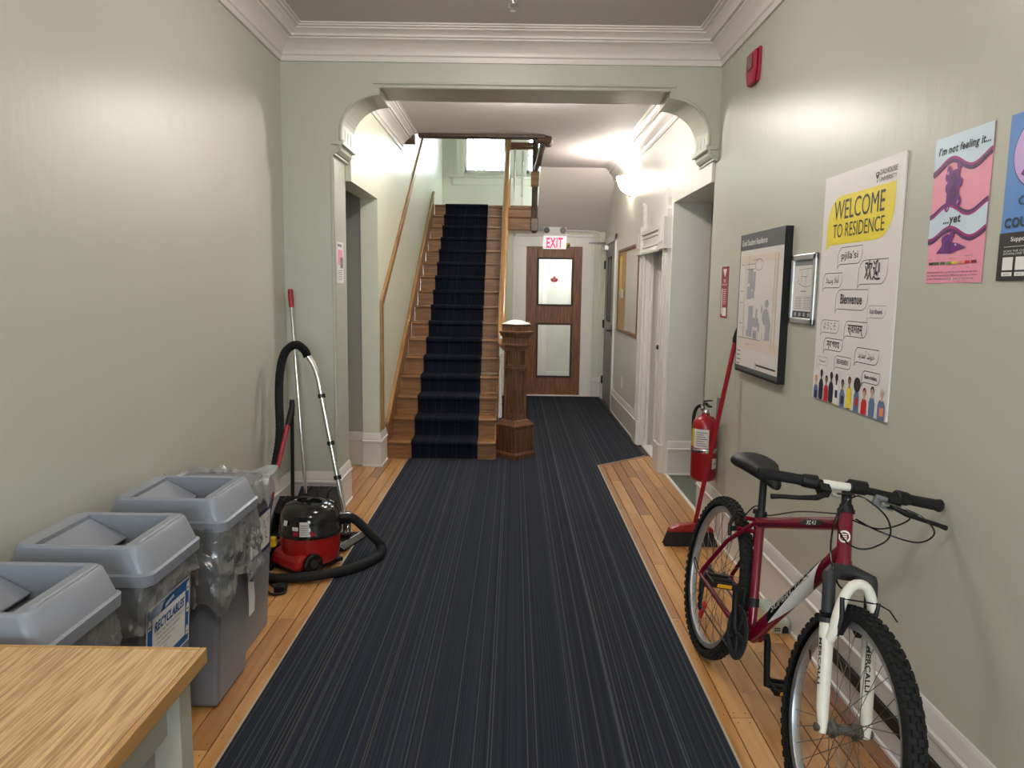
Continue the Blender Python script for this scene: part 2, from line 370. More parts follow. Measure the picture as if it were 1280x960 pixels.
# lettering as flat meshes
_TC = {}
def glyphs(s, bold):
    key = (s, bold)
    if key not in _TC:
        cu = bpy.data.curves.new('lettering_curve', 'FONT'); cu.body = s; cu.size = 1.0; cu.offset = bold; cu.resolution_u = 3; cu.space_character = 1.0 + max(0, bold) * 3.0
        ob = bpy.data.objects.new('lettering_curve', cu); COL.objects.link(ob)
        bpy.context.view_layer.update()
        me = bpy.data.meshes.new_from_object(ob.evaluated_get(bpy.context.evaluated_depsgraph_get()))
        vs = [(v.co.x, v.co.y) for v in me.vertices]; fs = [tuple(p.vertices) for p in me.polygons]
        bpy.data.meshes.remove(me); bpy.data.objects.remove(ob); bpy.data.curves.remove(cu)
        _TC[key] = (vs, fs)
    return _TC[key]
class Panel:
    """flat sheet: x to the right and y down from the top left corner, d = height above the sheet"""
    def __init__(s, o, u, v, n): s.o, s.u, s.v, s.n = map(Vector, (o, u, v, n)); s.L = {}; s.k = 0
    def P(s, x, y, d=0.0): return s.o + s.u * x - s.v * y + s.n * d
    def lay(s, part): return s.L.setdefault(part, MB())
    def poly(s, part, pts, m, d=0.0006):
        s.k += 1; d += s.k * 0.000006
        s.lay(part).use(m).add([s.P(x, y, d) for x, y in pts], [tuple(range(len(pts)))])
    def rect(s, part, x0, y0, x1, y1, m, d=0.0006): s.poly(part, [(x0, y0), (x1, y0), (x1, y1), (x0, y1)], m, d)
    def ell(s, part, cx, cy, rx, ry, m, d=0.0006, n=20, rot=0.0):
        c, q = math.cos(rot), math.sin(rot)
        s.poly(part, [(cx + rx * math.cos(2 * PI * i / n) * c - ry * math.sin(2 * PI * i / n) * q, cy + rx * math.cos(2 * PI * i / n) * q + ry * math.sin(2 * PI * i / n) * c) for i in range(n)], m, d)
    def strip(s, part, pts, wd, m, d=0.0006, closed=False):
        s.k += 1; d += s.k * 0.000006
        k = len(pts); L = []
        for i in range(k):
            a = pts[(i - 1) % k] if closed or i else pts[i]; b = pts[(i + 1) % k] if closed or i < k - 1 else pts[i]
            t = Vector((b[0] - a[0], b[1] - a[1])); t = t.normalized() if t.length else Vector((1, 0))
            L.append((pts[i], (-t.y * wd / 2, t.x * wd / 2)))
        vs = []
        for (p, q) in L: vs += [s.P(p[0] + q[0], p[1] + q[1], d), s.P(p[0] - q[0], p[1] - q[1], d)]
        fs = [(2 * i, 2 * i + 1, 2 * ((i + 1) % k) + 1, 2 * ((i + 1) % k)) for i in range(k if closed else k - 1)]
        s.lay(part).use(m).add(vs, fs)
    def text(s, part, body, x, y, m, h=None, w=None, d=0.0012, bold=0.0, align='l', shear=0.0, hmax=None):
        """y = baseline; h = cap height; w = total width"""
        vs, fs = glyphs(body, bold)
        if not vs: return
        x0 = min(a for a, b in vs); x1 = max(a for a, b in vs)
        cap = 0.70
        sy = (h / cap) if h else w / (x1 - x0)
        sx = (w / (x1 - x0)) if w else sy
        part = 'small_print' if (h or 1) < 0.012 else part + '#%d' % len(s.L)
        ww = (x1 - x0) * sx; ox = x - (ww if align == 'r' else ww / 2 if align == 'c' else 0)
        s.lay(part).use(m).add([s.P(ox + (a - x0) * sx + b * sy * shear, y - b * sy, d) for a, b in vs], fs)
    def done(s, root):
        for part, mb in s.L.items(): mb.build(part.split('#')[0], None, root, kind='stuff' if part in ('small_print', 'plan_print', 'map_print', 'text_lines', 'dose_scale', 'printed_waves', 'printed_gummy') else None)
def bubble(pn, part, x0, y0, x1, y1, m, wd, r=0.35, fill=None, tail=0.03):
    """speech bubble: square top right and bottom left tail, round top left and bottom right"""
    h = y1 - y0; R = min(h * r * 1.6, (x1 - x0) * 0.4); pts = []
    for i in range(7):
        a = PI + PI / 2 * i / 6; pts.append((x0 + R + R * math.cos(a), y0 + R + R * math.sin(a)))
    pts.append((x1, y0))
    for i in range(7):
        a = PI / 2 * i / 6; pts.append((x1 - R + R * math.cos(a), y1 - R + R * math.sin(a)))
    pts += [(x0 + tail * 1.2, y1), (x0 + tail * 0.4, y1 + tail * 0.35), (x0, y1 + tail)]
    part += '#%d' % len(pn.L)
    if fill: pn.poly(part, pts, fill, 0.0006)
    else: pn.strip(part, pts, wd, m, 0.0008, True)

# ================================================================ SETTING
XL, XR, YA, ZC = -1.476, 1.27, 4.80, 3.06       # hall walls, arch wall, ceiling
PL, PR = -1.12, 1.25                             # passage walls
# ---- floor: subfloor slab and single boards
fl = struct('floor', MB().box(-2.4, -2.7, -0.06, 2.6, 11.6, -0.021), 'subfloor')
nails = MB()
def boards(x0, x1, y0, y1, wd=0.0835):
    n = max(1, round((x1 - x0) / wd)); wd = (x1 - x0) / n
    for i in range(n):
        y = y0; first = True
        while y < y1 - 0.02:
            ln = random.uniform(0.35, 1.5) if first else random.uniform(0.9, 1.9); first = False
            e = y1 if y + ln > y1 - 0.3 else y + ln
            a = x0 + i * wd + 0.0009; b = x0 + (i + 1) * wd - 0.0009
            c = 0.0015
            MB().hexa([(a, y + .0008, -0.021), (b, y + .0008, -0.021), (b, e - .0008, -0.021), (a, e - .0008, -0.021),
                       (a + c, y + c, 0), (b - c, y + c, 0), (b - c, e - c, 0), (a + c, e - c, 0)]).build('plank', 'plank_wood', fl)
            for yy in (y + 0.03, e - 0.03):
                for xx in (a + 0.018, b - 0.018): nails.lathe([(0.0028, 0), (0.0028, 0.0006)], (xx, yy, 0), n=6)
            k = 0.42
            while k < e - y - 0.2:
                for xx in (a + 0.018, b - 0.018): nails.lathe([(0.0024, 0), (0.0024, 0.0006)], (xx, y + k + random.uniform(-.01, .01), 0), n=6)
                k += 0.41
            y = e
boards(XL, -0.89, -0.6, 5.16); boards(-1.81, -0.89, 5.16, 6.42); boards(0.71, XR, -0.6, 6.66)
nails.build('nail', 'subfloor', fl, kind='stuff')
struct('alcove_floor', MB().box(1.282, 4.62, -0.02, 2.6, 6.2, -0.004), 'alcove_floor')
struct('trim_threshold', MB().box(1.262, 4.87, 0, 1.284, 6.0, 0.008).box(1.262, 6.06, 0, 1.42, 7.12, 0.012), 'white_paint')
# ---- walls
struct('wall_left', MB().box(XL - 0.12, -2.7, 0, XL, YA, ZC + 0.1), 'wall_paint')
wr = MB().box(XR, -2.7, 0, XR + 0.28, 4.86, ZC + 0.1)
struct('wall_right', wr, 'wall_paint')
rw = MB()
rw.box(XL, -2.62, 0, -0.80, -2.5, ZC).box(0.60, -2.62, 0, XR, -2.5, ZC).box(-0.80, -2.62, 2.25, 0.60, -2.5, ZC).box(-0.80, -2.62, 0, 0.60, -2.5, 0.80)
struct('wall_rear', rw, 'wall_paint')
wf = struct('window_2', MB().box(-0.80, -2.6, 0.80, -0.73, -2.52, 2.25).box(0.53, -2.6, 0.80, 0.60, -2.52, 2.25).box(-0.73, -2.6, 2.18, 0.53, -2.52, 2.25).box(-0.73, -2.6, 0.80, 0.53, -2.52, 0.87).box(-0.13, -2.6, 0.87, -0.07, -2.52, 2.18), 'white_paint')
for a, c in ((-0.73, -0.13), (-0.07, 0.53)): MB().box(a, -2.565, 0.87, c, -2.555, 2.18).build('pane', 'glass', wf)
# arch wall: one outline with scalloped corners, extruded
def arch_side(sx, jamb, step_x, top):   # profile from corbel foot up to the top notch, going towards the middle
    s = sx   # +1: left side (towards +X), -1: right side
    p = [(jamb, 2.325), (jamb + s * 0.012, 2.338), (jamb + s * 0.030, 2.345), (jamb + s * 0.046, 2.362), (jamb + s * 0.052, 2.388), (jamb + s * 0.066, 2.392), (jamb + s * 0.066, 2.412), (jamb + s * 0.056, 2.418), (jamb + s * 0.056, 2.47)]
    rx = abs(step_x - (jamb + s * 0.056)); ry = top - 0.045 - 2.47
    for i in range(1, 15):
        a = PI / 2 * i / 14; p.append((step_x - s * rx * math.cos(a), 2.47 + ry * math.sin(a)))
    return p + [(step_x, top)]
JL, JR = -1.160, 1.262
left_p = arch_side(1, JL, -0.857, 2.742); right_p = arch_side(-1, JR, 0.953, 2.742)
outl = [(XL, 0), (JL, 0)] + left_p + right_p[::-1] + [(XR, 2.325), (XR, ZC), (XL, ZC)]
am = MB().use('wall_paint').prism(outl, lambda a, b, c: (a, c, b), YA, 5.16)
wa = struct('wall_arch', am)
# bead around the arch and the hood moulding
bead = left_p + right_p[::-1]
MB().tube([(a, YA - 0.002, b) for a, b in [(JL, 0.32)] + bead], 0.011, 6).build('bead_moulding', 'wall_paint', wa, smooth=50)
MB().tube([(a + (0.012 if a < 0 else -0.012) * 0, YA - 0.004, b + 0.022) for a, b in [(-0.90, 2.742), (0.99, 2.742)]], 0.008, 6).build('hood_moulding', 'wall_paint', wa, smooth=50)
# little fluted blocks on the corbels
for s, j in ((1, JL), (-1, JR)):
    cb = MB()
    for k in range(4): cb.box(j + s * 0.054, YA + 0.03 + k * 0.085, 2.42, j + s * 0.059, YA + 0.085 + k * 0.085, 2.50)
    cb.box(j + s * 0.0, YA - 0.012, 2.388, j + s * 0.074, 5.17, 2.412); cb.box(j, YA - 0.008, 2.326, j + s * 0.022, 5.165, 2.338)
    cb.build('corbel_block', 'wall_paint', wa, bevel=0.003)
# passage walls
struct('wall_passage_left', MB().box(PL - 0.14, 6.13, 0, PL, 11.6, 5.7).box(PL - 0.14, 5.16, 2.215, PL, 6.13, 3.1), 'stair_wall_lit_paint')
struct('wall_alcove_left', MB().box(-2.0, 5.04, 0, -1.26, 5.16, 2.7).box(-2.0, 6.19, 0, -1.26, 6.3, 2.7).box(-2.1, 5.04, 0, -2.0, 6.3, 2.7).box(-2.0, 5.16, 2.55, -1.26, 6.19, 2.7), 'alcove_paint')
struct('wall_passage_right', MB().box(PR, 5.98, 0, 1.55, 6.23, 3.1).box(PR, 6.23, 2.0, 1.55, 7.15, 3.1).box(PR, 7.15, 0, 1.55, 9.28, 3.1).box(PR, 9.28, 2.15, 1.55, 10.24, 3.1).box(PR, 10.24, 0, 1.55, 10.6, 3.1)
       .box(PR, 4.86, 2.2, 1.55, 5.98, 3.1), 'wall_paint_pale_lit')
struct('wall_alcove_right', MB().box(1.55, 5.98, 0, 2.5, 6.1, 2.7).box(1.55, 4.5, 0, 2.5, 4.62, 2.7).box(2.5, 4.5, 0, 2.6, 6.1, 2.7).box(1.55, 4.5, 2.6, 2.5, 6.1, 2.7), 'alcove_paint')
# back wall under the landing, with the door opening
struct('wall_back', MB().box(-0.17, 10.45, 0, 0.16, 10.56, 2.33).box(0.94, 10.45, 0, PR, 10.56, 2.33).box(0.16, 10.45, 2.10, 0.94, 10.56, 2.33), 'stair_wall_lit_paint')
# vestibule behind the glazed door
struct('wall_vestibule', MB().box(-0.1, 11.5, 0, 1.4, 11.6, 2.4).box(-0.2, 10.56, 0, -0.1, 11.6, 2.4).box(1.3, 10.56, 0, 1.4, 11.6, 2.4), 'wall_paint_pale_lit')
struct('trim_vestibule', MB().box(0.37, 11.42, 0, 0.50, 11.5, 2.3).box(0.42, 11.40, 0, 0.44, 11.5, 2.3).box(0.50, 11.47, 0, 1.3, 11.5, 0.24), 'white_paint', bevel=0.004)
# ceilings
ce = struct('ceiling', MB().box(XL, -2.7, ZC, XR, YA, ZC + 0.1), 'ceiling_paint')
ZP = 3.0; YO = 7.5; XO = 0.30    # passage ceiling, front edge and right edge of the stair opening
struct('ceiling_passage', MB().box(PL, 5.16, ZP, PR, YO, ZP + 0.1).box(XO, YO, ZP, PR, 9.37, ZP + 0.1), 'ceiling_paint')
# sloping soffit below the upper flight and its thin level end
struct('ceiling_soffit', MB().hexa([(XO, 9.37, ZP), (PR, 9.37, ZP), (PR, 10.46, 2.30), (XO, 10.46, 2.30), (XO, 9.37, ZP + .1), (PR, 9.37, ZP + .1), (PR, 10.46, 2.40), (XO, 10.46, 2.40)]), 'soffit_lit_paint')
# stairwell above: far wall with two windows, side wall, front wall, top
YW = 11.5
wins = ((-0.78, -0.13), (0.16, 0.81))
fw = MB().box(PL, YW, 2.3, -0.78, YW + 0.15, 5.7).box(-0.13, YW, 3.24, 0.16, YW + 0.15, 5.0).box(0.81, YW, 2.3, 1.5, YW + 0.15, 5.7).box(-0.78, YW, 2.3, 0.81, YW + 0.15, 3.24).box(-0.78, YW, 4.9, 0.81, YW + 0.15, 5.7)
struct('wall_stair_far', fw, 'stair_wall_lit_paint')
struct('wall_stair_right', MB().box(1.4, 7.4, ZP + 0.1, 1.5, YW, 5.7).box(PR, 7.4, ZP + .1, 1.4, 9.3, ZP + .12), 'stair_wall_lit_paint')
struct('wall_stair_front', MB().box(PL, YO - 0.12, ZP + 0.1, 1.5, YO, 5.7), 'stair_wall_lit_paint')
struct('ceiling_stair', MB().box(PL, YO - 0.12, 5.6, 1.5, YW + 0.15, 5.7), 'ceiling_paint')
for i, (a, b) in enumerate(wins):
    f = MB()
    f.box(a, YW + 0.03, 3.24, a + 0.035, YW + 0.09, 4.9).box(b - 0.035, YW + 0.03, 3.24, b, YW + 0.09, 4.9).box(a, YW + 0.03, 3.24, b, YW + 0.09, 3.29).box(a, YW + 0.03, 4.85, b, YW + 0.09, 4.9).box(a, YW + 0.04, 4.08, b, YW + 0.08, 4.13)
    wn = struct('window_%d' % (1 if i == 0 else 3), f, 'white_paint', bevel=0.004)
    MB().box(a + 0.035, YW + 0.055, 3.29, b - 0.035, YW + 0.062, 4.85).build('pane', 'glass', wn)
# window casing, stool and apron
struct('trim_window', MB().box(-0.95, YW - 0.025, 3.20, -0.79, YW, 5.05).box(-0.91, YW - 0.04, 3.20, -0.87, YW, 5.05).box(-0.12, YW - 0.025, 3.20, 0.15, YW, 5.05).box(0.82, YW - 0.025, 3.20, 0.98, YW, 5.05).box(-0.95, YW - 0.03, 4.9, 0.98, YW, 5.05)
       .box(-1.0, YW - 0.07, 3.165, 1.03, YW + 0.03, 3.20).box(-0.97, YW - 0.03, 3.06, 1.0, YW, 3.165), 'stair_wall_lit_paint', bevel=0.005)
# ---- mouldings
crown = [(0.0, 2.885), (0.014, 2.885), (0.016, 2.915), (0.026, 2.922), (0.026, 2.934), (0.040, 2.955), (0.070, 2.985), (0.092, 2.995), (0.092, 3.004), (0.112, 3.004), (0.112, 3.016), (0.130, 3.030), (0.150, 3.036), (0.150, 3.044), (0.172, 3.044), (0.172, 3.052), (0.190, 3.052), (0.190, ZC), (0, ZC)]
struct('trim_crown', MB().moulding([(XL, -2.5), (XL, YA), (XR, YA), (XR, -2.5)], crown, -1), 'trim_paint', smooth=35)
pc = [(o * 0.85, z - 0.055) for o, z in crown[:-2]] + [(0.161, ZP), (0, ZP)]
struct('trim_crown_passage_left', MB().moulding([(PL, 5.16), (PL, 7.46)], pc, -1), 'trim_paint', smooth=35)
struct('trim_crown_passage_right', MB().moulding([(PR, 5.16), (PR, 9.55)], pc, 1), 'trim_paint', smooth=35)
base = [(0.026, 0), (0.026, 0.012), (0.018, 0.016), (0.018, 0.205), (0.026, 0.21), (0.026, 0.222), (0.018, 0.228), (0.018, 0.244), (0.012, 0.256), (0.012, 0.27), (0.004, 0.285), (0.0, 0.285), (0, 0)]
struct('baseboard_left', MB().moulding([(XL, -2.5), (XL, YA), (JL - 0.002, YA), (JL - 0.002, 5.16)], base, -1), 'trim_paint', smooth=30)
struct('baseboard_right', MB().moulding([(XR, 4.885), (XR, -2.5)], base, -1), 'trim_paint', smooth=30)
struct('baseboard_stub', MB().moulding([(-1.26, 6.13), (PL, 6.13), (PL, 6.40)], base, -1), 'trim_paint', smooth=30)
struct('baseboard_alcove_left', MB().moulding([(-2.0, 6.19), (-1.26, 6.19)], base, -1), 'trim_paint', smooth=30)
struct('baseboard_alcove_right', MB().moulding([(1.275, 5.98), (2.5, 5.98)], base, -1), 'trim_paint', smooth=30)
struct('baseboard_passage_right', MB().moulding([(PR, 9.20), (PR, 7.40)], base, -1), 'trim_paint', smooth=30)
struct('baseboard_back', MB().moulding([(1.09, 10.45), (PR, 10.45), (PR, 10.3)], base, -1), 'trim_paint', smooth=30)

# ---- oak door with two glass lights (door_1)
x0, x1, y0, z1 = 0.163, 0.937, 10.435, 2.10
d1 = struct('door_1', MB().box(x0, y0, 0.025, 0.315, y0 + 0.045, z1).box(0.82, y0, 0.025, x1, y0 + 0.045, z1), 'door_oak', bevel=0.004)
for a, b, zz in ((0.315, 0.82, (0.025, 0.27)), (0.315, 0.82, (1.04, 1.28)), (0.315, 0.82, (1.95, z1))): MB().box(a, y0, zz[0], b, y0 + 0.045, zz[1]).build('door_rail', 'door_oak', d1, bevel=0.004)
for a, b in ((0.27, 1.04), (1.28, 1.95)):
    MB().box(0.315, y0 - 0.012, a, 0.34, y0 + 0.03, b).box(0.795, y0 - 0.012, a, 0.82, y0 + 0.03, b).box(0.34, y0 - 0.012, a, 0.795, y0 + 0.03, a + 0.025).box(0.34, y0 - 0.012, b - 0.025, 0.795, y0 + 0.03, b).build('glazing_bead', 'dark_oak', d1, bevel=0.003)
    MB().box(0.34, y0 + 0.018, a + 0.025, 0.795, y0 + 0.024, b - 0.025).build('pane', 'glass', d1)
kn = MB().use('brass').lathe([(0.024, 0), (0.026, 0.006), (0.010, 0.010), (0.010, 0.035), (0.024, 0.045), (0.027, 0.058), (0.018, 0.07), (0, 0.073)], (0.205, y0, 1.035), (0, -1, 0), 16); kn.build('doorknob', None, d1, smooth=50)
# maple leaf on the upper pane
half = [(0, -1), (.17, -.62), (.36, -.74), (.30, -.22), (.54, -.42), (.60, -.26), (.92, -.32), (.80, 0.02), (.93, .10), (.52, .44), (.56, .58), (.10, .50), (.06, .52), (.08, .98)]
leaf = half + [(-a, b) for a, b in half[::-1] if a > 0]
lp = Panel((0.556, y0 + 0.0175, 1.645), (1, 0, 0), (0, 0, 1), (0, -1, 0)); s = 0.060
for q in ([(0, 0.98)],): pass
tri = MB().use('flag_red'); cp = [lp.P(a * s, b * s, 0.001) for a, b in leaf]; tri.add(cp, [tuple(range(len(cp)))]); tri.build('maple_leaf_decal', None, d1)
st = Panel((0.556, y0 + 0.0175, 1.645), (1, 0, 0), (0, 0, 1), (0, -1, 0)); st.strip('decal_mark', [(-.016, .012), (-.004, -.006), (.004, .008), (.016, -.008)], 0.006, 'white_print', 0.003); st.done(d1)
# casing of door_1
tr = MB()
for a, b in ((-0.012, 0.16), (0.94, 1.085)): tr.box(a, 10.425, 0, b, 10.45, 2.10)
tr.box(-0.012, 10.425, 2.10, 1.085, 10.45, 2.25)
tr.box(-0.028, 10.412, 0, 0.005, 10.45, 2.27).box(1.068, 10.412, 0, 1.10, 10.45, 2.27).box(-0.028, 10.412, 2.235, 1.10, 10.45, 2.27).box(0.148, 10.428, 0, 0.163, 10.56, 2.10).box(0.937, 10.428, 0, 0.952, 10.56, 2.10)
struct('trim_door', tr, 'white_paint', bevel=0.004)
struct('trim_sill', MB().box(0.1, 10.40, 0, 1.0, 10.55, 0.024), 'white_paint')
# ---- grey steel door in the right wall (door_2)
d2 = struct('door_2', MB().box(PR - 0.012, 9.32, 0.02, PR + 0.03, 10.20, 1.1).box(PR - 0.012, 9.32, 1.1, PR + 0.03, 9.60, 2.11).box(PR - 0.012, 9.88, 1.1, PR + 0.03, 10.20, 2.11).box(PR - 0.012, 9.60, 1.92, PR + 0.03, 9.88, 2.11).box(PR - 0.012, 9.60, 1.1, PR + 0.03, 9.88, 1.12), 'door_grey')
MB().box(PR - 0.02, 9.58, 1.10, PR - 0.012, 9.60, 1.94).box(PR - 0.02, 9.88, 1.10, PR - 0.012, 9.90, 1.94).box(PR - 0.02, 9.60, 1.92, PR - 0.012, 9.88, 1.94).box(PR - 0.02, 9.60, 1.10, PR - 0.012, 9.88, 1.12).build('glazing_bead', 'black', d2)
MB().box(PR - 0.006, 9.60, 1.12, PR, 9.88, 1.92).build('pane', 'glass', d2)
for z in (0.28, 1.05, 1.85): MB().cyl((PR - 0.02, 10.215, z - 0.055), (PR - 0.02, 10.215, z + 0.055), 0.013, 8).build('hinge', 'black', d2, smooth=40)
MB().tube([(PR - 0.012, 9.40, 1.0), (PR - 0.06, 9.40, 1.0), (PR - 0.065, 9.43, 1.0), (PR - 0.065, 9.53, 0.995)], 0.011, 8).box(PR - 0.02, 9.375, 0.93, PR - 0.012, 9.425, 1.07).build('lever_handle', 'gloss_black', d2, smooth=40)
cl = MB().box(PR - 0.065, 9.95, 2.04, PR - 0.012, 10.18, 2.10).build('door_closer', 'alu', d2, bevel=0.004)
MB().tube([(PR - 0.05, 10.0, 2.11), (PR - 0.27, 9.95, 2.125)], 0.009, 6).tube([(PR - 0.27, 9.95, 2.125), (PR - 0.02, 10.28, 2.15)], 0.009, 6).build('closer_arm', 'alu', cl)
struct('trim_door_grey', MB().box(PR - 0.02, 9.22, 0, PR, 9.31, 2.20).box(PR - 0.02, 10.21, 0, PR, 10.27, 2.20).box(PR - 0.02, 9.22, 2.12, PR, 10.27, 2.20), 'white_paint', bevel=0.004)
struct('wall_closet', MB().box(1.58, 9.2, 0, 1.62, 10.4, 2.4), 'dark_grey')
# ---- white door in its ornate casing (door_3)
d3 = struct('door_3', MB().box(1.41, 6.23, 0.012, 1.45, 7.15, 2.0), 'white_paint')
for a, b in ((0.2, 0.85), (1.0, 1.85)):
    MB().box(1.402, 6.36, a, 1.41, 7.02, b).build('door_panel', 'white_paint', d3, bevel=0.004)
MB().lathe([(0.026, 0), (0.01, 0.01), (0.01, 0.03), (0.025, 0.045), (0.02, 0.062), (0, 0.066)], (1.41, 6.98, 0.98), (-1, 0, 0), 12).build('doorknob', 'gloss_black', d3, smooth=50)
oc = MB()
for a, b, inn in ((6.03, 6.23, 1), (7.15, 7.36, -1)):
    oc.box(1.222, a, 0, PR, b, 1.85)
    for k in range(2): oc.box(1.212, a + 0.03 + k * 0.085, 0.25, 1.222, a + 0.075 + k * 0.085, 1.80)
    oc.box(1.205, a - 0.01, 0, PR, b + 0.01, 0.24)
oc.box(PR, 6.20, 0, 1.42, 6.235, 2.0).box(PR, 7.145, 0, 1.42, 7.18, 2.0).box(1.29, 7.10, 0, 1.32, 7.15, 2.0).box(1.36, 7.06, 0, 1.40, 7.15, 2.0)
struct('trim_casing', oc, 'trim_paint', bevel=0.004)
oh = MB()
oh.box(1.215, 6.22, 1.86, PR, 7.16, 2.05).box(1.195, 6.2, 2.02, PR, 7.18, 2.05).box(1.205, 6.2, 1.98, PR, 7.18, 1.995).box(1.205, 6.2, 1.90, PR, 7.18, 1.912).box(1.20, 6.2, 1.845, PR, 7.18, 1.862)
for a, b in ((6.015, 6.245), (7.135, 7.375)):
    oh.box(1.185, a, 1.845, PR, b, 2.10); oh.box(1.177, a + 0.05, 1.90, 1.185, b - 0.05, 2.04)
    c = (a + b) / 2
    oh.prism([(c - 0.10, 2.10), (c + 0.10, 2.10), (c + 0.095, 2.16), (c + 0.07, 2.19), (c + 0.075, 2.25), (c + 0.06, 2.31), (c, 2.335), (c - 0.06, 2.31), (c - 0.075, 2.25), (c - 0.07, 2.19), (c - 0.095, 2.16)], lambda p, q, r: (r, p, q), 1.215, PR)
for k in range(9): oh.lathe([(0.011, 0), (0.011, 0.05)], (1.21, 6.29 + 0.1 * k, 1.84), n=6)
struct('trim_casing_head', oh, 'trim_paint', bevel=0.003)
# pipe run from the exit sign and down the corner
struct('trim_conduit', MB().tube([(0.70, 10.42, 2.315)] + [(1.02, 10.42, 2.315)] + bez((1.05, 10.42, 2.315), (1.16, 10.42, 2.315), (1.185, 10.42, 2.28), (1.185, 10.42, 2.20), 8) + [(1.185, 10.42, 0.3)], 0.011, 8).box(0.93, 10.40, 2.30, 0.94, 10.45, 2.33).box(1.17, 10.40, 1.2, 1.20, 10.45, 1.215).box(1.17, 10.40, 0.8, 1.20, 10.45, 0.815), 'white_paint', smooth=40)

# ================================================================ CARPETS
hc = thing('hall_carpet', 'dark navy pinstriped carpet running down the hall floor to the back door', 'carpet', (0, 3, 0))
cp = [(-0.915, -1.6), (0.738, -1.6), (0.738, 6.234), (1.215, 6.645), (1.215, 10.40), (-0.165, 10.40), (-0.165, 6.395), (-0.915, 6.395)]
MB().prism(cp, lambda a, b, c: (a, b, c), 0.0005, 0.009).build('carpet_pile', 'hall_stripes', hc)
eb = MB()
for (a, b) in (((-0.917, -1.6), (-0.917, 6.39)), ((0.740, -1.6), (0.740, 6.232)), ((0.740, 6.232), (1.216, 6.642))):
    d = (Vector((b[0] - a[0], b[1] - a[1], 0))).normalized(); nn = Vector((-d.y, d.x, 0)) * 0.004
    eb.obox(((a[0] + b[0]) / 2, (a[1] + b[1]) / 2, 0.005), (Vector((b[0] - a[0], b[1] - a[1], 0))) / 2, nn, (0, 0, 0.005))
eb.build('edge_binding', 'edge_metal', hc)

# ================================================================ STAIRCASE
RISE, RUN, Y0, NS = 0.164, 0.254, 6.38, 16
SX0, SX1 = -1.092, -0.165
st = thing('staircase', 'straight oak staircase rising to a landing between newel post and left wall', 'staircase', (-0.6, 6.4, 0))
def ny(k): return Y0 + (k - 1) * RUN      # nosing line of step k
for k in range(1, NS + 1):
    y = ny(k); z = k * RISE
    MB().box(SX0, y + 0.025, z - RISE, SX1 + 0.005, y + 0.043, z - 0.026).build('riser', 'stair_oak', st)
    if k < NS:
        b = MB().box(SX0, y, z - 0.026, SX1 + 0.02, y + RUN + 0.03, z).build('tread', 'stair_oak', st, bevel=0.009)
        if k > 1: pass
MB().box(SX0, ny(NS), NS * RISE - 0.03, 0.32, YW - 0.002, NS * RISE).build('landing', 'stair_oak', st, bevel=0.006)
MB().box(PL + 0.002, YW - 0.03, NS * RISE, 0.32, YW - 0.002, NS * RISE + 0.10).build('landing_skirting', 'dark_oak', st)
MB().box(-0.165, ny(NS) + 0.0, 2.30, 0.22, ny(NS) + 0.03, 2.46).box(-0.165, ny(NS) - 0.012, 2.46, 0.22, ny(NS) + 0.03, 2.475).box(-0.165, ny(NS) - 0.006, 2.475, 0.22, ny(NS) + 0.03, 2.575).box(-0.165, ny(NS) - 0.02, 2.575, 0.22, ny(NS) + 0.03, 2.60).build('landing_fascia', 'stair_oak', st, bevel=0.004)
# wall skirt: sloping board
def slope(y, off): return (y - Y0) / RUN * RISE + off
ya, yb = Y0 + 0.02, 10.16
sk = [(ya, 0.0), (ya + 0.28, 0.0), (yb, slope(yb, -0.02)), (yb, slope(yb, 0.33)), (ya, slope(ya, 0.30))]
MB().prism(sk, lambda a, b, c: (c, a, b), PL + 0.002, PL + 0.026).build('wall_skirt', 'stair_oak', st, bevel=0.004)
MB().prism([(ya, slope(ya, 0.30)), (yb, slope(yb, 0.33)), (yb, slope(yb, 0.352)), (ya, slope(ya, 0.322))], lambda a, b, c: (c, a, b), PL + 0.002, PL + 0.036).build('skirt_cap', 'rail_oak', st, bevel=0.004)
# outer stringer and the panelling below it
MB().prism([(Y0 + 0.03, 0.0), (Y0 + 0.30, 0.0), (10.2, slope(10.2, -0.19)), (10.2, slope(10.2, 0.12)), (Y0 + 0.03, slope(Y0, 0.14))], lambda a, b, c: (c, a, b), SX1 + 0.004, SX1 + 0.02).build('stringer', 'stair_oak', st)
MB().prism([(Y0 + 0.30, 0.0), (10.44, 0.0), (10.44, 2.30), (10.2, slope(10.2, -0.19))], lambda a, b, c: (c, a, b), SX1 - 0.01, SX1 + 0.01).build('spandrel_panel', 'stair_wall_lit_paint', st)
# balusters, two to a tread
def baluster(x, y, z0, z1):
    h = z1 - z0; q = 0.014
    m = MB().box(x - q, y - q, z0, x + q, y + q, z0 + h * 0.16)
    m.lathe([(0.010, h * .16), (0.016, h * .18), (0.010, h * .20), (0.016, h * .225), (0.011, h * .25), (0.017, h * .40), (0.010, h * .66), (0.009, h * .70), (0.016, h * .72), (0.009, h * .74), (0.016, h * .76), (0.012, h * .78)], (x, y, z0), n=8)
    m.box(x - q, y - q, z0 + h * 0.78, x + q, y + q, z1)
    return m.build('baluster', 'white_paint', st, smooth=40)
RX = -0.115
def railz(y): return slope(y, RISE) + 0.70
for k in range(1, NS):
    for f in (0.10, 0.225):
        yy = ny(k) + f
        if yy > 6.72: baluster(RX, yy, k * RISE, railz(yy) - 0.01)
for x in (-0.02, 0.085): baluster(x, ny(NS) + 0.03, NS * RISE, 3.37)
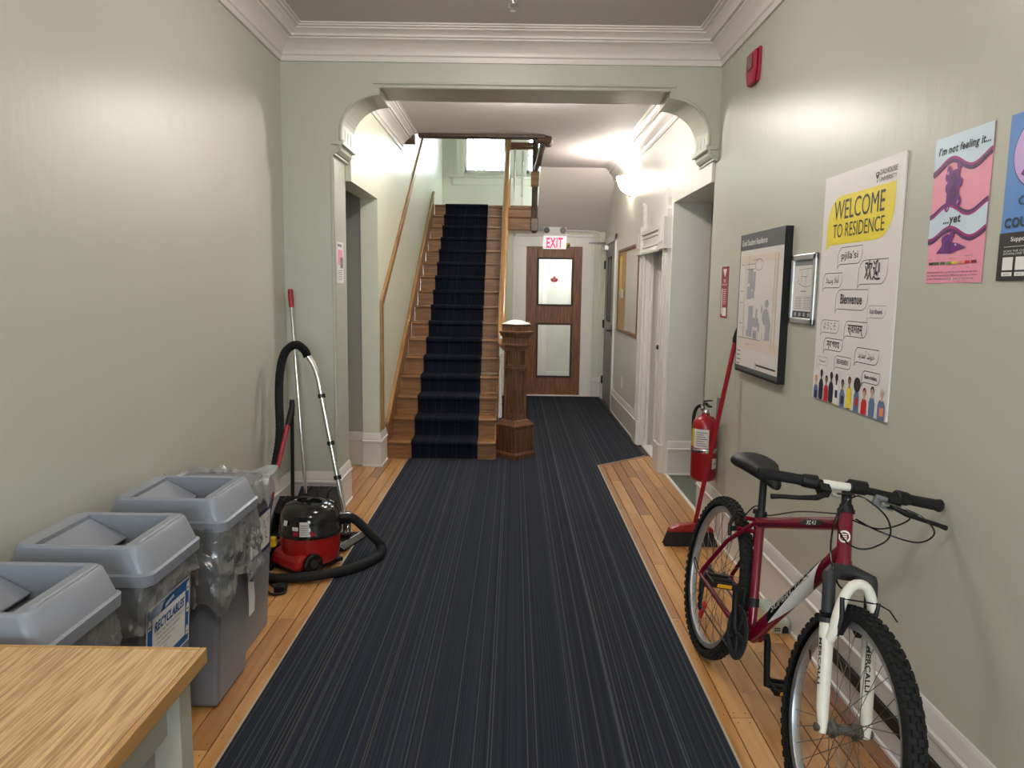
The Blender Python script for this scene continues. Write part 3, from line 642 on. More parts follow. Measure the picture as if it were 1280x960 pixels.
# handrails
def railprof(path, name, mname='rail_oak', sc=1.0):
    MB().tube(path, 0.038 * sc, 12, flat=0.92).build(name, mname, st, smooth=60)
railprof([(-0.03, 6.62, 0.98), (-0.075, 6.68, 0.985), (RX, 6.74, 1.02), (RX, 6.82, railz(6.82) + 0.01), (RX, 6.95, railz(6.95) + 0.03), (RX, 10.12, railz(10.12) + 0.03), (RX, 10.20, 3.43)], 'handrail')
MB().box(RX - 0.045, 10.16, 2.6, RX + 0.045, 10.25, 3.56).build('landing_post', 'rail_oak', st, bevel=0.006)
MB().box(RX + 0.03, 10.185, 3.405, 0.22, 10.255, 3.45).box(RX + 0.03, 10.195, 3.36, 0.22, 10.245, 3.40).build('landing_rail', 'stair_oak', st, bevel=0.008)
# newel post, set square to the diagonal
NX, NY = 0.02, 6.55
nw = MB().lathe([(0.086, 0.29), (0.086, 1.02)], (NX, NY, 0), n=4).build('newel_post', 'newel_oak', st)
def ring(prof, name, m='newel_oak', bv=0.004): return MB().lathe(prof, (NX, NY, 0), n=4).build(name, m, nw, bevel=bv)
ring([(0.186, 0), (0.186, 0.045), (0.176, 0.06), (0.168, 0.065), (0.168, 0.285), (0.174, 0.29), (0.174, 0.305), (0.150, 0.325), (0.128, 0.345), (0.12, 0.35)], 'base')
ring([(0.118, 1.0), (0.130, 1.005), (0.130, 1.02), (0.122, 1.03), (0.122, 1.085), (0.130, 1.09), (0.138, 1.11), (0.150, 1.12), (0.150, 1.136), (0.126, 1.14), (0.126, 1.185), (0.132, 1.19), (0.132, 1.2)], 'capital')
ring([(0.132, 1.2), (0.05, 1.232), (0.0, 1.238)], 'cap', 'white_paint', 0.0)
for sx, sy in ((1, 1), (1, -1), (-1, 1), (-1, -1)):
    n = Vector((sx, sy, 0)) / math.sqrt(2); t = Vector((-sy, sx, 0)) / math.sqrt(2); c0 = Vector((NX, NY, 0)); hw = 0.086 / math.sqrt(2)
    fr = MB()
    for q in (-1, 1): fr.obox(c0 + n * (hw + 0.004) + t * q * (hw - 0.004) + Vector((0, 0, 0.675)), n * 0.010, t * 0.014, (0, 0, 0.335))
    for za, zb in ((0.34, 0.40), (0.78, 0.84), (0.965, 1.01)): fr.obox(c0 + n * (hw + 0.004) + Vector((0, 0, (za + zb) / 2)), n * 0.0095, t * (hw), (0, 0, (zb - za) / 2))
    fr.obox(c0 + n * (hw + 0.010) + Vector((0, 0, 0.81)), n * 0.010, t * (hw * 1.1), (0, 0, 0.010))
    fr.build('panel_frame', 'newel_oak', nw, bevel=0.003)
# landing newel hanging below the landing and edge of the ceiling opening
ln = MB().box(0.215, 10.135, 2.42, 0.295, 10.215, 3.75).build('landing_newel', 'dark_oak', st, bevel=0.01)
MB().box(0.205, 10.125, 2.28, 0.305, 10.225, 2.46).lathe([(0.04, 2.28), (0.03, 2.262), (0, 2.255)], (0.255, 10.175, 0), n=12).build('drop_block', 'newel_oak', ln, bevel=0.012)
MB().box(0.20, 10.12, 2.87, 0.31, 10.23, 3.07).build('rail_block', 'stair_oak', ln, bevel=0.012)
MB().tube([(0.265, 10.17, 3.10), (0.275, 9.45, 3.06), (0.285, 7.62, 3.02)], 0.042, 10, flat=0.9).build('upper_rail', 'dark_oak', st, smooth=60)
struct('trim_opening', MB().box(PL + 0.16, YO - 0.05, 2.968, 0.28, YO + 0.06, 3.0).box(PL + 0.001, YO - 0.07, 2.90, PL + 0.13, YO + 0.02, 2.985).tube([(0.20, YO + 0.02, 2.975), (0.31, YO + 0.05, 2.972), (0.325, YO + 0.22, 2.975)], 0.048, 12), 'dark_oak', bevel=0.006)
# runner: one folded strip laid over the steps
def runner():
    xl = lambda k: -0.888 - 0.0038 * (k - 1); xr = lambda k: -0.305 - 0.0045 * (k - 1)
    pts = []
    for k in range(1, NS + 1):
        y = ny(k); z = k * RISE
        pts += [(y + 0.017, z - RISE + (0.012 if k == 1 else 0.008), k), (y + 0.017, z - 0.034, k), (y - 0.010, z - 0.024, k), (y - 0.012, z - 0.006, k), (y - 0.004, z + 0.006, k), (y + 0.012, z + 0.0085, k)]
    pts.append((ny(NS) + 0.6, NS * RISE + 0.0085, NS))
    vs = []
    for y, z, k in pts: vs += [(xl(k), y, z), (xr(k), y, z)]
    return MB().add(vs, [(2 * i, 2 * i + 1, 2 * i + 3, 2 * i + 2) for i in range(len(pts) - 1)])
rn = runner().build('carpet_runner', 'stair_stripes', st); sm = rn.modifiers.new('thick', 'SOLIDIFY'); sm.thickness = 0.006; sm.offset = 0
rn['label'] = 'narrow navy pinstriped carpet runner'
# sloping oak rail on the left stair wall, dropping to the floor at its foot
dr = [(6.20, 0.32), (6.20, 1.37), (6.25, 1.42)]
trd = MB().prism([(6.185, 0.30), (6.245, 0.30), (6.245, 1.35), (10.15, 3.92), (10.15, 3.98), (6.185, 1.395)], lambda a, b, c: (c, a, b), PL + 0.001, PL + 0.024)
struct('trim_wall_rail', trd, 'rail_oak', bevel=0.006)

# tree outside the landing window
tree = thing('bare_tree', 'pale bare tree with thin branches outside the landing window', 'tree', (-0.5, 15.5, -0.1))
tw = MB(); lv = MB()
def grow(p, d, ln, r, depth):
    q = p + d * ln; tw.tube([p, (p + q) / 2 + Vector((random.uniform(-.04, .04), 0, random.uniform(-.04, .04))) * ln, q], [r, r * .85, r * .7], 5)
    if depth == 0:
        for _ in range(3):
            c = q + Vector((random.uniform(-.25, .25), random.uniform(-.2, .2), random.uniform(-.25, .25))); a = random.uniform(0, 6.28); u = Vector((math.cos(a), 0, math.sin(a))) * .03; v = Vector((-math.sin(a), 0.3, math.cos(a))) * .02
            lv.add([c - u, c - v, c + u, c + v], [(0, 1, 2, 3)])
        return
    for k in range(3 if depth > 1 else 4):
        nd = (d + Vector((random.uniform(-.75, .75), random.uniform(-.5, .5), random.uniform(-.2, .6)))).normalized(); grow(q, nd, ln * random.uniform(.6, .85), r * .55, depth - 1)
MB().tube([(-0.5, 15.5, -0.1), (-0.52, 15.5, 1.4), (-0.6, 15.5, 2.7)], [0.20, 0.14, 0.06], 8).build('trunk', 'bark', tree, smooth=60)
for dx in (-0.8, -0.45, -0.1, 0.25, 0.6): grow(Vector((-0.6, 15.5, 2.65)), Vector((dx, random.uniform(-.2, .2), 0.9)).normalized(), 1.1, 0.035, 4)
tw.build('branches', 'twig', tree, kind='stuff'); lv.build('leaves', 'leaf', tree, kind='stuff')
struct('ground', MB().box(-14, 11.9, -0.3, 14, 30, -0.1).box(-14, -16, -0.3, 14, -2.9, -0.1), 'ground')

# ================================================================ LEFT SIDE: bins, table, cleaning things
def bin_body(t, cx, cy, top=0.68, hollow=False):
    b, q = (0.150, 0.145), (0.190, 0.162)
    m = MB().frustum((cx - b[0], cy - b[1], cx + b[0], cy + b[1]), 0.002, (cx - q[0], cy - q[1], cx + q[0], cy + q[1]), top)
    if hollow:
        m.f.pop(1); m.m.pop(1); k = 0.012
        m.frustum((cx - b[0] + k, cy - b[1] + k, cx + b[0] - k, cy + b[1] - k), 0.02, (cx - q[0] + k, cy - q[1] + k, cx + q[0] - k, cy + q[1] - k), top); m.f.pop(7); m.m.pop(7)
        A = [4, 5, 6, 7]; Bn = [12, 13, 14, 15]
        for i in range(4): m.f.append((A[i], A[(i + 1) % 4], Bn[(i + 1) % 4], Bn[i])); m.m.append(0)
    return m.build('bin_body', 'bin_grey', t, bevel=0.018 if not hollow else 0.004)
def octo(cx, cy, hx, hy, c):   # rectangle with cut corners
    return [(cx - hx + c, cy - hy), (cx + hx - c, cy - hy), (cx + hx, cy - hy + c), (cx + hx, cy + hy - c), (cx + hx - c, cy + hy), (cx - hx + c, cy + hy), (cx - hx, cy + hy - c), (cx - hx, cy - hy + c)]
def rounded(cx, cy, hx, hy, c, m=4):   # rectangle with rounded corners, corner by corner
    out = []
    for sx, sy, a0 in ((-1, -1, PI), (1, -1, 1.5 * PI), (1, 1, 0), (-1, 1, 0.5 * PI)):
        for q in range(m + 1):
            a = a0 + PI / 2 * q / m; out.append((cx + sx * (hx - c) + c * math.cos(a), cy + sy * (hy - c) + c * math.sin(a)))
    return out
def swing_lid(t, cx, cy):
    m = MB(); rings = []
    for hx, hy, z, c in ((0.212, 0.174, 0.662, 0.034), (0.214, 0.176, 0.694, 0.034), (0.206, 0.168, 0.699, 0.034), (0.178, 0.160, 0.768, 0.032), (0.172, 0.154, 0.775, 0.030)):
        rings.append([(x, y, z) for x, y in rounded(cx, cy, hx, hy, c)])
    ox, oy = 0.128, 0.138     # opening
    op = [(cx - ox, cy - oy), (cx + ox, cy - oy), (cx + ox, cy + oy), (cx - ox, cy + oy)]
    vs = [p for r in rings for p in r]; n = 20
    fs = [(i * n + j, i * n + (j + 1) % n, (i + 1) * n + (j + 1) % n, (i + 1) * n + j) for i in range(4) for j in range(n)]
    o = len(vs); vs += [(x, y, 0.772) for x, y in op] + [(x, y, 0.66) for x, y in op]
    R = 4 * n
    for i in range(4):
        for j in range(4): fs.append((R + i * 5 + j, R + i * 5 + j + 1, o + i))
        fs.append((R + i * 5 + 4, R + (i * 5 + 5) % n, o + (i + 1) % 4, o + i))
    fs += [(o + i, o + (i + 1) % 4, o + 4 + (i + 1) % 4, o + 4 + i) for i in range(4)]
    lid = m.add(vs, fs).build('swing_lid', 'bin_lid_grey', t, smooth=32)
    # two flaps meeting in a valley, hung a little apart
    for sgn, z0, z1, e in ((-1, 0.762, 0.702, 0.012), (1, 0.760, 0.706, 0.030)):
        a, b = sgn * (ox - 0.004), sgn * e
        MB().hexa([(cx + min(a, b), cy - oy + .005, (z0 if a < b else z1) - .006), (cx + max(a, b), cy - oy + .005, (z1 if a < b else z0) - .006), (cx + max(a, b), cy + oy - .005, (z1 if a < b else z0) - .006), (cx + min(a, b), cy + oy - .005, (z0 if a < b else z1) - .006),
                   (cx + min(a, b), cy - oy + .005, z0 if a < b else z1), (cx + max(a, b), cy - oy + .005, z1 if a < b else z0), (cx + max(a, b), cy + oy - .005, z1 if a < b else z0), (cx + min(a, b), cy + oy - .005, z0 if a < b else z1)]).build('flap', 'bin_lid_grey', lid, bevel=0.002)
    # raised lip along the aisle edge of the lid
    MB().hexa([(cx + 0.150, cy - 0.130, 0.770), (cx + 0.1725, cy - 0.130, 0.768), (cx + 0.1725, cy + 0.138, 0.768), (cx + 0.150, cy + 0.138, 0.770), (cx + 0.155, cy - 0.122, 0.781), (cx + 0.166, cy - 0.122, 0.782), (cx + 0.166, cy + 0.134, 0.782), (cx + 0.155, cy + 0.134, 0.781)]).build('lid_ridge', 'bin_lid_grey', lid, bevel=0.003)
    return lid
from mathutils import noise as mnoise
def liner(t, cx, cy, z0, drop, seed, amp=0.012):
    """loose crumpled skirt of bag hanging out under the lid; drop(a) = length at angle a"""
    rnd = random.Random(seed); n = 150; rows = 16; vs = []; sd = Vector((seed * 3.1, 1.7, seed))
    for r in range(rows):
        f = r / (rows - 1)
        for j in range(n):
            a = 2 * PI * j / n; ca, sa = math.cos(a), math.sin(a)
            L = drop(a) * (1 + 0.30 * mnoise.noise(Vector((ca * 2.2, sa * 2.2, seed))) + 0.10 * mnoise.noise(Vector((ca * 9, sa * 9, seed))))
            z = z0 - L * f; tap = 0.150 + 0.040 * (z / 0.68); tay = 0.145 + 0.017 * (z / 0.68)
            q = Vector((ca * 3.2, sa * 3.2, z * 9)) + sd
            g = amp * (0.25 + f * (1.15 - 0.3 * f)) * (0.55 + 1.3 * (1 - abs(mnoise.noise(q)) * 2.2) * 0.5 + 0.9 * (0.5 - abs(mnoise.noise(q * 2.7))) + 0.45 * (0.5 - abs(mnoise.noise(q * 6.1))))
            hx, hy = tap + 0.004 + abs(g), tay + 0.004 + abs(g)
            k = 1.0 / max(abs(ca) / hx, abs(sa) / hy)
            rr = min(k, 0.93 * math.hypot(hx, hy)); vs.append((cx + ca * rr, cy + sa * rr, z))
    fs = [(r * n + j, r * n + (j + 1) % n, (r + 1) * n + (j + 1) % n, (r + 1) * n + j) for r in range(rows - 1) for j in range(n)]
    return MB().add(vs, fs).build('bag_liner', 'liner_film', t, smooth=25)
def aim(a, c, wd): return math.exp(-((((a - c + PI) % (2 * PI)) - PI) / wd) ** 2)
bins = []
for nm, cx, cy, lb in (('swing_top_bin', -1.235, 1.705, 'grey swing-lid bin directly behind the oak-topped table, clear bag showing'),
                       ('swing_top_bin', -1.212, 2.14, 'grey swing-lid bin bearing the blue bordered RECYCLABLES sign'),
                       ('swing_top_bin', -1.188, 2.615, 'grey swing-lid bin with a long clear bag hanging down its side')):
    t = thing(nm, lb, 'bin', (cx, cy, 0)); bin_body(t, cx, cy); swing_lid(t, cx, cy); bins.append(t)
liner(bins[0], -1.235, 1.705, 0.675, lambda a: 0.075 + 0.05 * aim(a, 0.6, 0.6), 3)
liner(bins[1], -1.212, 2.14, 0.675, lambda a: 0.075 + 0.07 * aim(a, -0.85, 0.4) + 0.05 * aim(a, -1.7, 0.6), 5)
liner(bins[2], -1.188, 2.615, 0.675, lambda a: 0.17 + 0.10 * aim(a, 0.35, 0.5) + 0.12 * aim(a, -1.0, 0.7), 9, 0.026)
t = thing('open_bin', 'open grey bin without lid, clear bag folded over its rim, beside vacuum', 'bin', (-1.235, 3.0, 0))
ob = bin_body(t, -1.235, 3.0, 0.69, True)
def rim_bag(cx, cy, z):
    rnd = random.Random(4); n = 96; vs = []; ph = [rnd.uniform(0, 6.28) for _ in range(6)]
    prof = [(-0.03, -0.16), (-0.022, -0.05), (-0.014, 0.0), (-0.002, 0.010), (0.010, 0.004), (0.014, -0.02), (0.016, -0.045), (0.018, -0.075)]
    for r, (o, dz) in enumerate(prof):
        for j in range(n):
            a = 2 * PI * j / n; w = 0.5 + 0.5 * math.sin(9 * a + ph[0] + r) * math.sin(4 * a + ph[1]) + 0.3 * math.sin(23 * a + ph[2] - r)
            k = o + 0.010 * w * (1 if o > 0 else -1); dd = dz - (0.03 * math.sin(5 * a + ph[3]) + 0.02 * math.sin(13 * a + ph[4])) * (r / 7.0 if o > 0 else 0) + 0.006 * w
            hx, hy = 0.190 + k, 0.162 + k; ca, sa = math.cos(a), math.sin(a); q = 1.0 / max(abs(ca) / hx, abs(sa) / hy)
            vs.append((cx + ca * q, cy + sa * q, z + dd))
    fs = [(r * n + j, r * n + (j + 1) % n, (r + 1) * n + (j + 1) % n, (r + 1) * n + j) for r in range(len(prof) - 1) for j in range(n)]
    return MB().add(vs, fs).build('bag_liner', 'rim_film', t, smooth=25)
rim_bag(-1.235, 3.0, 0.69)
# signs on the bins
def side_panel(cx, cy, y0, ztop, bx=0.150, tx=0.190, top=0.68):
    sl = (tx - bx) / top; x = cx + bx + sl * ztop + 0.002
    return Panel((x, y0, ztop), (0, 1, 0), (sl, 0, 1), (1, 0, -sl))
sg = side_panel(-1.212, 2.14, 1.985, 0.582)
sg.rect('sign_sheet', 0, 0, 0.28, 0.216, 'white_print', 0.0010); sg.rect('sign_sheet', 0.006, 0.006, 0.274, 0.210, 'sign_blue', 0.0016); sg.rect('sign_sheet', 0.034, 0.038, 0.248, 0.186, 'white_print', 0.0022)
sg.text('sign_lettering', 'RECYCLABLES', 0.046, 0.082, 'sign_blue', h=0.028, w=0.19, d=0.0034, bold=0.03, shear=0.15)
for k, s in enumerate(('• Plastic Tubs, Metal Trays & Containers', '• Plastic Bottles & Containers', '• Tins, Bottles & Cans', '• Juice Containers', '• Milk Cartons', '• Glass Jars')):
    sg.text('sign_lettering', s, 0.052, 0.098 + k * 0.0145, 'soft_ink', h=0.0062, w=min(0.185, 0.0053 * len(s)), d=0.0034, bold=0.01)
sg.strip('sign_icon', [(0.11, 0.026), (0.165, 0.016), (0.168, 0.021), (0.113, 0.031)], 0.004, 'white_print', 0.0028, True)
for ii, (ix, iy) in enumerate(((0.016, 0.05), (0.018, 0.14), (0.264, 0.03), (0.264, 0.10), (0.262, 0.175), (0.06, 0.198))):
    sg.poly('sign_icon#%d' % ii, [(ix - .009, iy - .006), (ix - .004, iy - .016), (ix + .004, iy - .016), (ix + .009, iy - .006), (ix + .009, iy + .014), (ix - .009, iy + .014)], 'white_print', 0.0028)
    sg.strip('sign_icon#%d' % ii, [(ix - .006, iy + .004), (ix + .006, iy + .004)], 0.004, 'ink', 0.0034)
sg.done(bins[1])
s4 = side_panel(-1.235, 3.0, 2.872, 0.560, top=0.69)
s4.rect('sign_sheet', 0, 0, 0.27, 0.19, 'ink_navy', 0.001); s4.rect('sign_sheet', 0.016, 0.018, 0.254, 0.172, 'warm_paper', 0.0018)
for ii, pts in enumerate(([(.16, .08), (.17, .05), (.185, .05), (.18, .08), (.20, .085), (.21, .12)], [(.15, .10), (.165, .13), (.16, .15)], [(.19, .10), (.20, .13), (.225, .14)], [(.21, .06), (.235, .045), (.232, .075)])): s4.strip('sign_drawing#%d' % ii, pts, 0.004, 'ink', 0.0026)
s4.text('sign_lettering', 'LANDFILL', 0.03, 0.06, 'ink', h=0.022, w=0.10, d=0.0026, bold=0.02)
s4.done(t)
pp = Panel((-1.000, 2.672, 0.455), (0.02, 1, 0), (0.06, 0, 1), (1, -0.02, -0.06))
nb = MB(); pv = []
for r in range(5):
    for c, x in enumerate((0.0, 0.05, 0.10)):
        p = pp.P(x + (0.045 if (c == 0 and r == 4) else 0.018 * r * (c == 0)), 0.055 * r, 0.004 + 0.004 * math.sin(r * 1.7 + c)); pv.append(p)
no = MB().add(pv, [(r * 3 + c, r * 3 + c + 1, r * 3 + c + 4, r * 3 + c + 3) for r in range(4) for c in range(2)]).build('torn_paper', 'paper', bins[2])
no['label'] = 'torn white paper stuck to the bin'

# oak topped table
tb = thing('oak_top_table', 'oak-grained table with pale painted legs in front of the grey bins', 'table', (-1.03, 0.8, 0))
TX0, TX1, TY0, TY1 = -1.43, -0.640, 0.30, 1.482
MB().box(TX0, TY0, 0.708, TX1 - 0.012, TY1 - 0.012, 0.74).build('tabletop', 'table_oak', tb)
MB().box(TX1 - 0.012, TY0, 0.706, TX1, TY1, 0.7405).box(TX0, TY1 - 0.012, 0.706, TX1 - 0.012, TY1, 0.7405).build('edge_band', 'table_edge', tb, bevel=0.003)
for x in (TX0 + 0.03, TX1 - 0.075):
    for y in (TY0 + 0.04, TY1 - 0.095):
        MB().box(x, y, 0.0 if x < -1 else 0.0095, x + 0.055, y + 0.055, 0.706).build('leg', 'table_paint', tb, bevel=0.003)
MB().box(TX1 - 0.066, TY0 + 0.09, 0.60, TX1 - 0.046, TY1 - 0.095, 0.706).box(TX0 + 0.04, TY0 + 0.09, 0.60, TX0 + 0.06, TY1 - 0.09, 0.706).box(TX0 + 0.085, TY1 - 0.07, 0.60, TX1 - 0.075, TY1 - 0.05, 0.706).box(TX0 + 0.085, TY0 + 0.05, 0.60, TX1 - 0.075, TY0 + 0.07, 0.706).build('apron', 'table_paint', tb)

# ---- vacuum cleaner
VX, VY = -1.085, 3.87
vc = thing('vacuum_cleaner', 'red and black drum vacuum cleaner with coiled hose and chrome wand', 'vacuum cleaner', (VX, VY, 0))
body = MB().lathe([(0.0, 0.035), (0.12, 0.035), (0.142, 0.045), (0.150, 0.07), (0.156, 0.13), (0.158, 0.19)], (VX, VY, 0), n=36).build('drum', 'red_plastic', vc, smooth=50)
dome = MB().lathe([(0.158, 0.19), (0.166, 0.192), (0.166, 0.222), (0.160, 0.23), (0.160, 0.27), (0.150, 0.31), (0.128, 0.338), (0.105, 0.349), (0.100, 0.345), (0.095, 0.349), (0.06, 0.356), (0.0, 0.36)], (VX, VY, 0), n=36).build('lid', 'gloss_black', vc, smooth=50)
MB().tube([(VX - 0.07, VY + 0.02, 0.35)] + bez((VX - 0.06, VY + 0.02, 0.366), (VX - 0.03, VY, 0.372), (VX + 0.03, VY, 0.372), (VX + 0.06, VY, 0.364), 8) + [(VX + 0.075, VY, 0.348)], 0.010, 8).box(VX - 0.006, VY - 0.05, 0.355, VX + 0.016, VY - 0.02, 0.378).build('carry_handle', 'gloss_black', dome, smooth=50)
def drum_pt(deg, z, r=0.168): a = math.radians(deg); return Vector((VX + r * math.cos(a), VY + r * math.sin(a), z))
def drum_patch(name, d0, d1, z0, z1, m, par, r=0.1685):
    q = MB(); vs = []; k = 6
    for i in range(k + 1):
        for z in (z0, z1): vs.append(drum_pt(d0 + (d1 - d0) * i / k, z, r - max(0, (z - 0.27)) * 0.35))
    return q.add(vs, [(2 * i, 2 * i + 2, 2 * i + 3, 2 * i + 1) for i in range(k)]).build(name, m, par, smooth=60)
drum_patch('label', 266, 283, 0.212, 0.288, 'warm_paper', dome); drum_patch('label', 253, 264, 0.242, 0.262, 'white_print', dome); drum_patch('label', 232, 241, 0.262, 0.288, 'white_print', dome)
drum_patch('red_mark', 254, 264, 0.214, 0.236, 'crimson', dome); drum_patch('red_mark', 285, 293, 0.214, 0.236, 'crimson', dome)
for k in range(5): drum_patch('label_print', 267.5, 281.5, 0.222 + k * 0.012, 0.225 + k * 0.012, 'soft_ink', dome, 0.1695)
# chassis foot with two wheels, turned a little towards the bins
VR = math.radians(-38)
MB().hexa([(VX - 0.135, VY - 0.175, 0.03), (VX + 0.112, VY - 0.175, 0.03), (VX + 0.112, VY - 0.02, 0.03), (VX - 0.135, VY - 0.02, 0.03), (VX - 0.125, VY - 0.160, 0.095), (VX + 0.108, VY - 0.160, 0.095), (VX + 0.108, VY - 0.07, 0.135), (VX - 0.125, VY - 0.07, 0.135)]).rotz(VR, VX, VY).build('chassis', 'red_plastic', vc, bevel=0.02)
MB().box(VX - 0.125, VY - 0.16, 0.012, VX + 0.110, VY + 0.13, 0.036).rotz(VR, VX, VY).build('base_tray', 'black', vc, bevel=0.005)
for sx in (-1, 1):
    c = Vector((VX + (0.116 if sx > 0 else -0.140), VY - 0.085, 0.058))
    wv = MB().lathe([(0.02, 0), (0.054, 0), (0.058, 0.006), (0.058, 0.024), (0.052, 0.030), (0.040, 0.030), (0.036, 0.022), (0.018, 0.026), (0, 0.028)], c, (sx, 0, 0), 24).rotz(VR, VX, VY).build('wheel', 'black', vc, smooth=40)
    MB().lathe([(0.024, 0.0), (0.022, 0.004), (0, 0.005)], c + Vector((sx * 0.026, 0, 0)), (sx, 0, 0), 16).rotz(VR, VX, VY).build('hub_cap', 'dark_grey', wv, smooth=40)
MB().box(VX - 0.175, VY - 0.16, 0.15, VX - 0.145, VY - 0.12, 0.20).build('power_plug', 'label_yellow', vc, bevel=0.005)
MB().tube(spline([(VX - 0.15, VY + 0.02, 0.06), (-1.28, 3.75, 0.012), (-1.20, 3.56, 0.008), (-1.12, 3.52, 0.008), (-1.11, 3.47, 0.008), (-1.16, 3.45, 0.008), (-1.22, 3.50, 0.008), (-1.30, 3.48, 0.008)], 6), 0.006, 6).box(-1.165, 3.485, 0.0, -1.115, 3.545, 0.03).build('power_cord', 'black', vc, smooth=50)
# ribbed hose: out of the lid, round over the carpet, behind the bins and up the wall to the wand
hp = [(VX + 0.15, VY + 0.05, 0.245), (VX + 0.21, VY + 0.10, 0.23), (-0.80, 4.02, 0.135), (-0.735, 4.02, 0.06), (-0.725, 3.93, 0.038), (-0.80, 3.77, 0.038), (-0.93, 3.66, 0.035), (-1.08, 3.60, 0.034), (-1.24, 3.60, 0.034), (-1.33, 3.72, 0.05), (-1.375, 3.95, 0.13), (-1.395, 4.18, 0.35), (-1.385, 4.32, 0.60), (-1.400, 4.38, 0.85), (-1.395, 4.40, 1.00), (-1.365, 4.41, 1.11), (-1.305, 4.42, 1.155), (-1.255, 4.42, 1.125), (-1.235, 4.42, 1.085)]
sp = spline(hp, 26)
hose = MB().tube(sp, [0.0265 if i % 2 else 0.0235 for i in range(len(sp))], 12).build('hose', 'rubber', vc, smooth=50)
MB().cyl((VX + 0.13, VY + 0.04, 0.25), (VX + 0.19, VY + 0.085, 0.24), 0.036, 16).build('hose_socket', 'gloss_black', hose, smooth=40)
wp = [(-1.235, 4.42, 1.09)] + bez((-1.225, 4.42, 1.075), (-1.17, 4.41, 1.0), (-1.165, 4.405, 0.93), (-1.150, 4.40, 0.85), 8) + [(-0.985, 4.30, 0.07)]
wand = MB().tube(wp, 0.0165, 12).build('chrome_wand', 'chrome', vc, smooth=60)
for f in (0.0, 0.36, 0.62):
    p = Vector((-1.150, 4.40, 0.85)).lerp(Vector((-0.985, 4.30, 0.07)), f); d = (Vector((-0.985, 4.30, 0.07)) - Vector((-1.150, 4.40, 0.85))).normalized()
    MB().cyl(p - d * 0.012, p + d * 0.012, 0.023, 12).build('wand_clip', 'gloss_black', wand, smooth=40)
fh = MB().prism([(-1.06, 0.006), (-0.90, 0.006), (-0.90, 0.020), (-0.93, 0.045), (-1.03, 0.045), (-1.06, 0.020)], lambda a, b, c: (a + (c - 4.2) * 0.30, c, b), 4.06, 4.30).build('floor_head', 'gloss_black', vc, bevel=0.006)
MB().tube([(-0.985, 4.30, 0.09), (-0.978, 4.26, 0.06), (-0.975, 4.20, 0.05)], 0.024, 10).cyl((-1.01, 4.20, 0.052), (-0.94, 4.20, 0.052), 0.022, 12).build('swivel_neck', 'gloss_black', fh, smooth=40)
# ---- long handled dustpans and red broom in the corner
def dustpan(lb, cx, cy, w, top, pole_m, r, grip_m, grip, z_pole0):
    t = thing('dustpan', lb, 'dustpan', (cx, cy, 0)); x0, x1, y0, y1 = cx - w / 2, cx + w / 2, cy - 0.11, cy + 0.12
    m = MB().frustum((x0 + .01, y0, x1 - .01, y1), 0.004, (x0, y0, x1, y1), 0.018)
    m.hexa([(x0, y0, .018), (x0 + .008, y0, .018), (x0 + .008, y1, .018), (x0, y1, .018), (x0, y0 + .06, .10), (x0 + .008, y0 + .06, .10), (x0 + .008, y1, .20), (x0, y1, .20)])
    m.hexa([(x1 - .008, y0, .018), (x1, y0, .018), (x1, y1, .018), (x1 - .008, y1, .018), (x1 - .008, y0 + .06, .10), (x1, y0 + .06, .10), (x1, y1, .20), (x1 - .008, y1, .20)])
    m.box(x0, y1 - .01, .018, x1, y1, .20).hexa([(x0, y0 + .10, .125), (x1, y0 + .10, .125), (x1, y1, .19), (x0, y1, .19), (x0, y0 + .10, .133), (x1, y0 + .10, .133), (x1, y1, .20), (x0, y1, .20)])
    for k in range(1, 4): m.box(x0 + w * k / 4 - .004, y0 + .12, .13, x0 + w * k / 4 + .004, y1, .205)
    m.build('pan', 'dark_grey' if pole_m == 'chrome' else 'black', t, bevel=0.004)
    MB().tube([z_pole0, top], r, 10).build('pole', pole_m, t, smooth=60)
    d = (Vector(top) - Vector(z_pole0)).normalized()
    if grip: MB().tube([Vector(top) - d * grip, Vector(top) - d * grip * .5, Vector(top)], [r * 1.35, r * 1.55, r * 1.35], 10).build('grip', grip_m, t, smooth=50)
    return t
dustpan('black long-handled dustpan with tall silver pole and red grip in the corner', -1.25, 4.62, 0.27, (-1.425, 4.735, 1.482), 'chrome', 0.0115, 'crimson', 0.115, (-1.315, 4.60, 0.19))
dustpan('black long-handled dustpan with short black pole beside the vacuum hose', -1.345, 4.38, 0.21, (-1.338, 4.43, 0.82), 'black', 0.0115, 'black', 0.10, (-1.340, 4.40, 0.16))
br = thing('broom', 'red-handled broom leaning in the corner behind the open grey bin', 'broom', (-1.36, 3.80, 0))
pa, pb = Vector((-1.360, 3.84, 0.10)), Vector((-1.318, 4.375, 0.80))
MB().tube([pa, pa.lerp(pb, 0.86)], 0.0125, 10).build('handle', 'crimson', br, smooth=60)
MB().tube([pa.lerp(pb, 0.84), pa.lerp(pb, 0.90), pb], [0.014, 0.017, 0.016], 10).build('grip', 'black', br, smooth=50)
MB().frustum((-1.45, 3.77, -1.27, 3.85), 0.0, (-1.42, 3.785, -1.30, 3.845), 0.085).build('bristles', 'black', br)
MB().box(-1.43, 3.79, 0.085, -1.29, 3.845, 0.12).build('head', 'crimson', br, bevel=0.008)
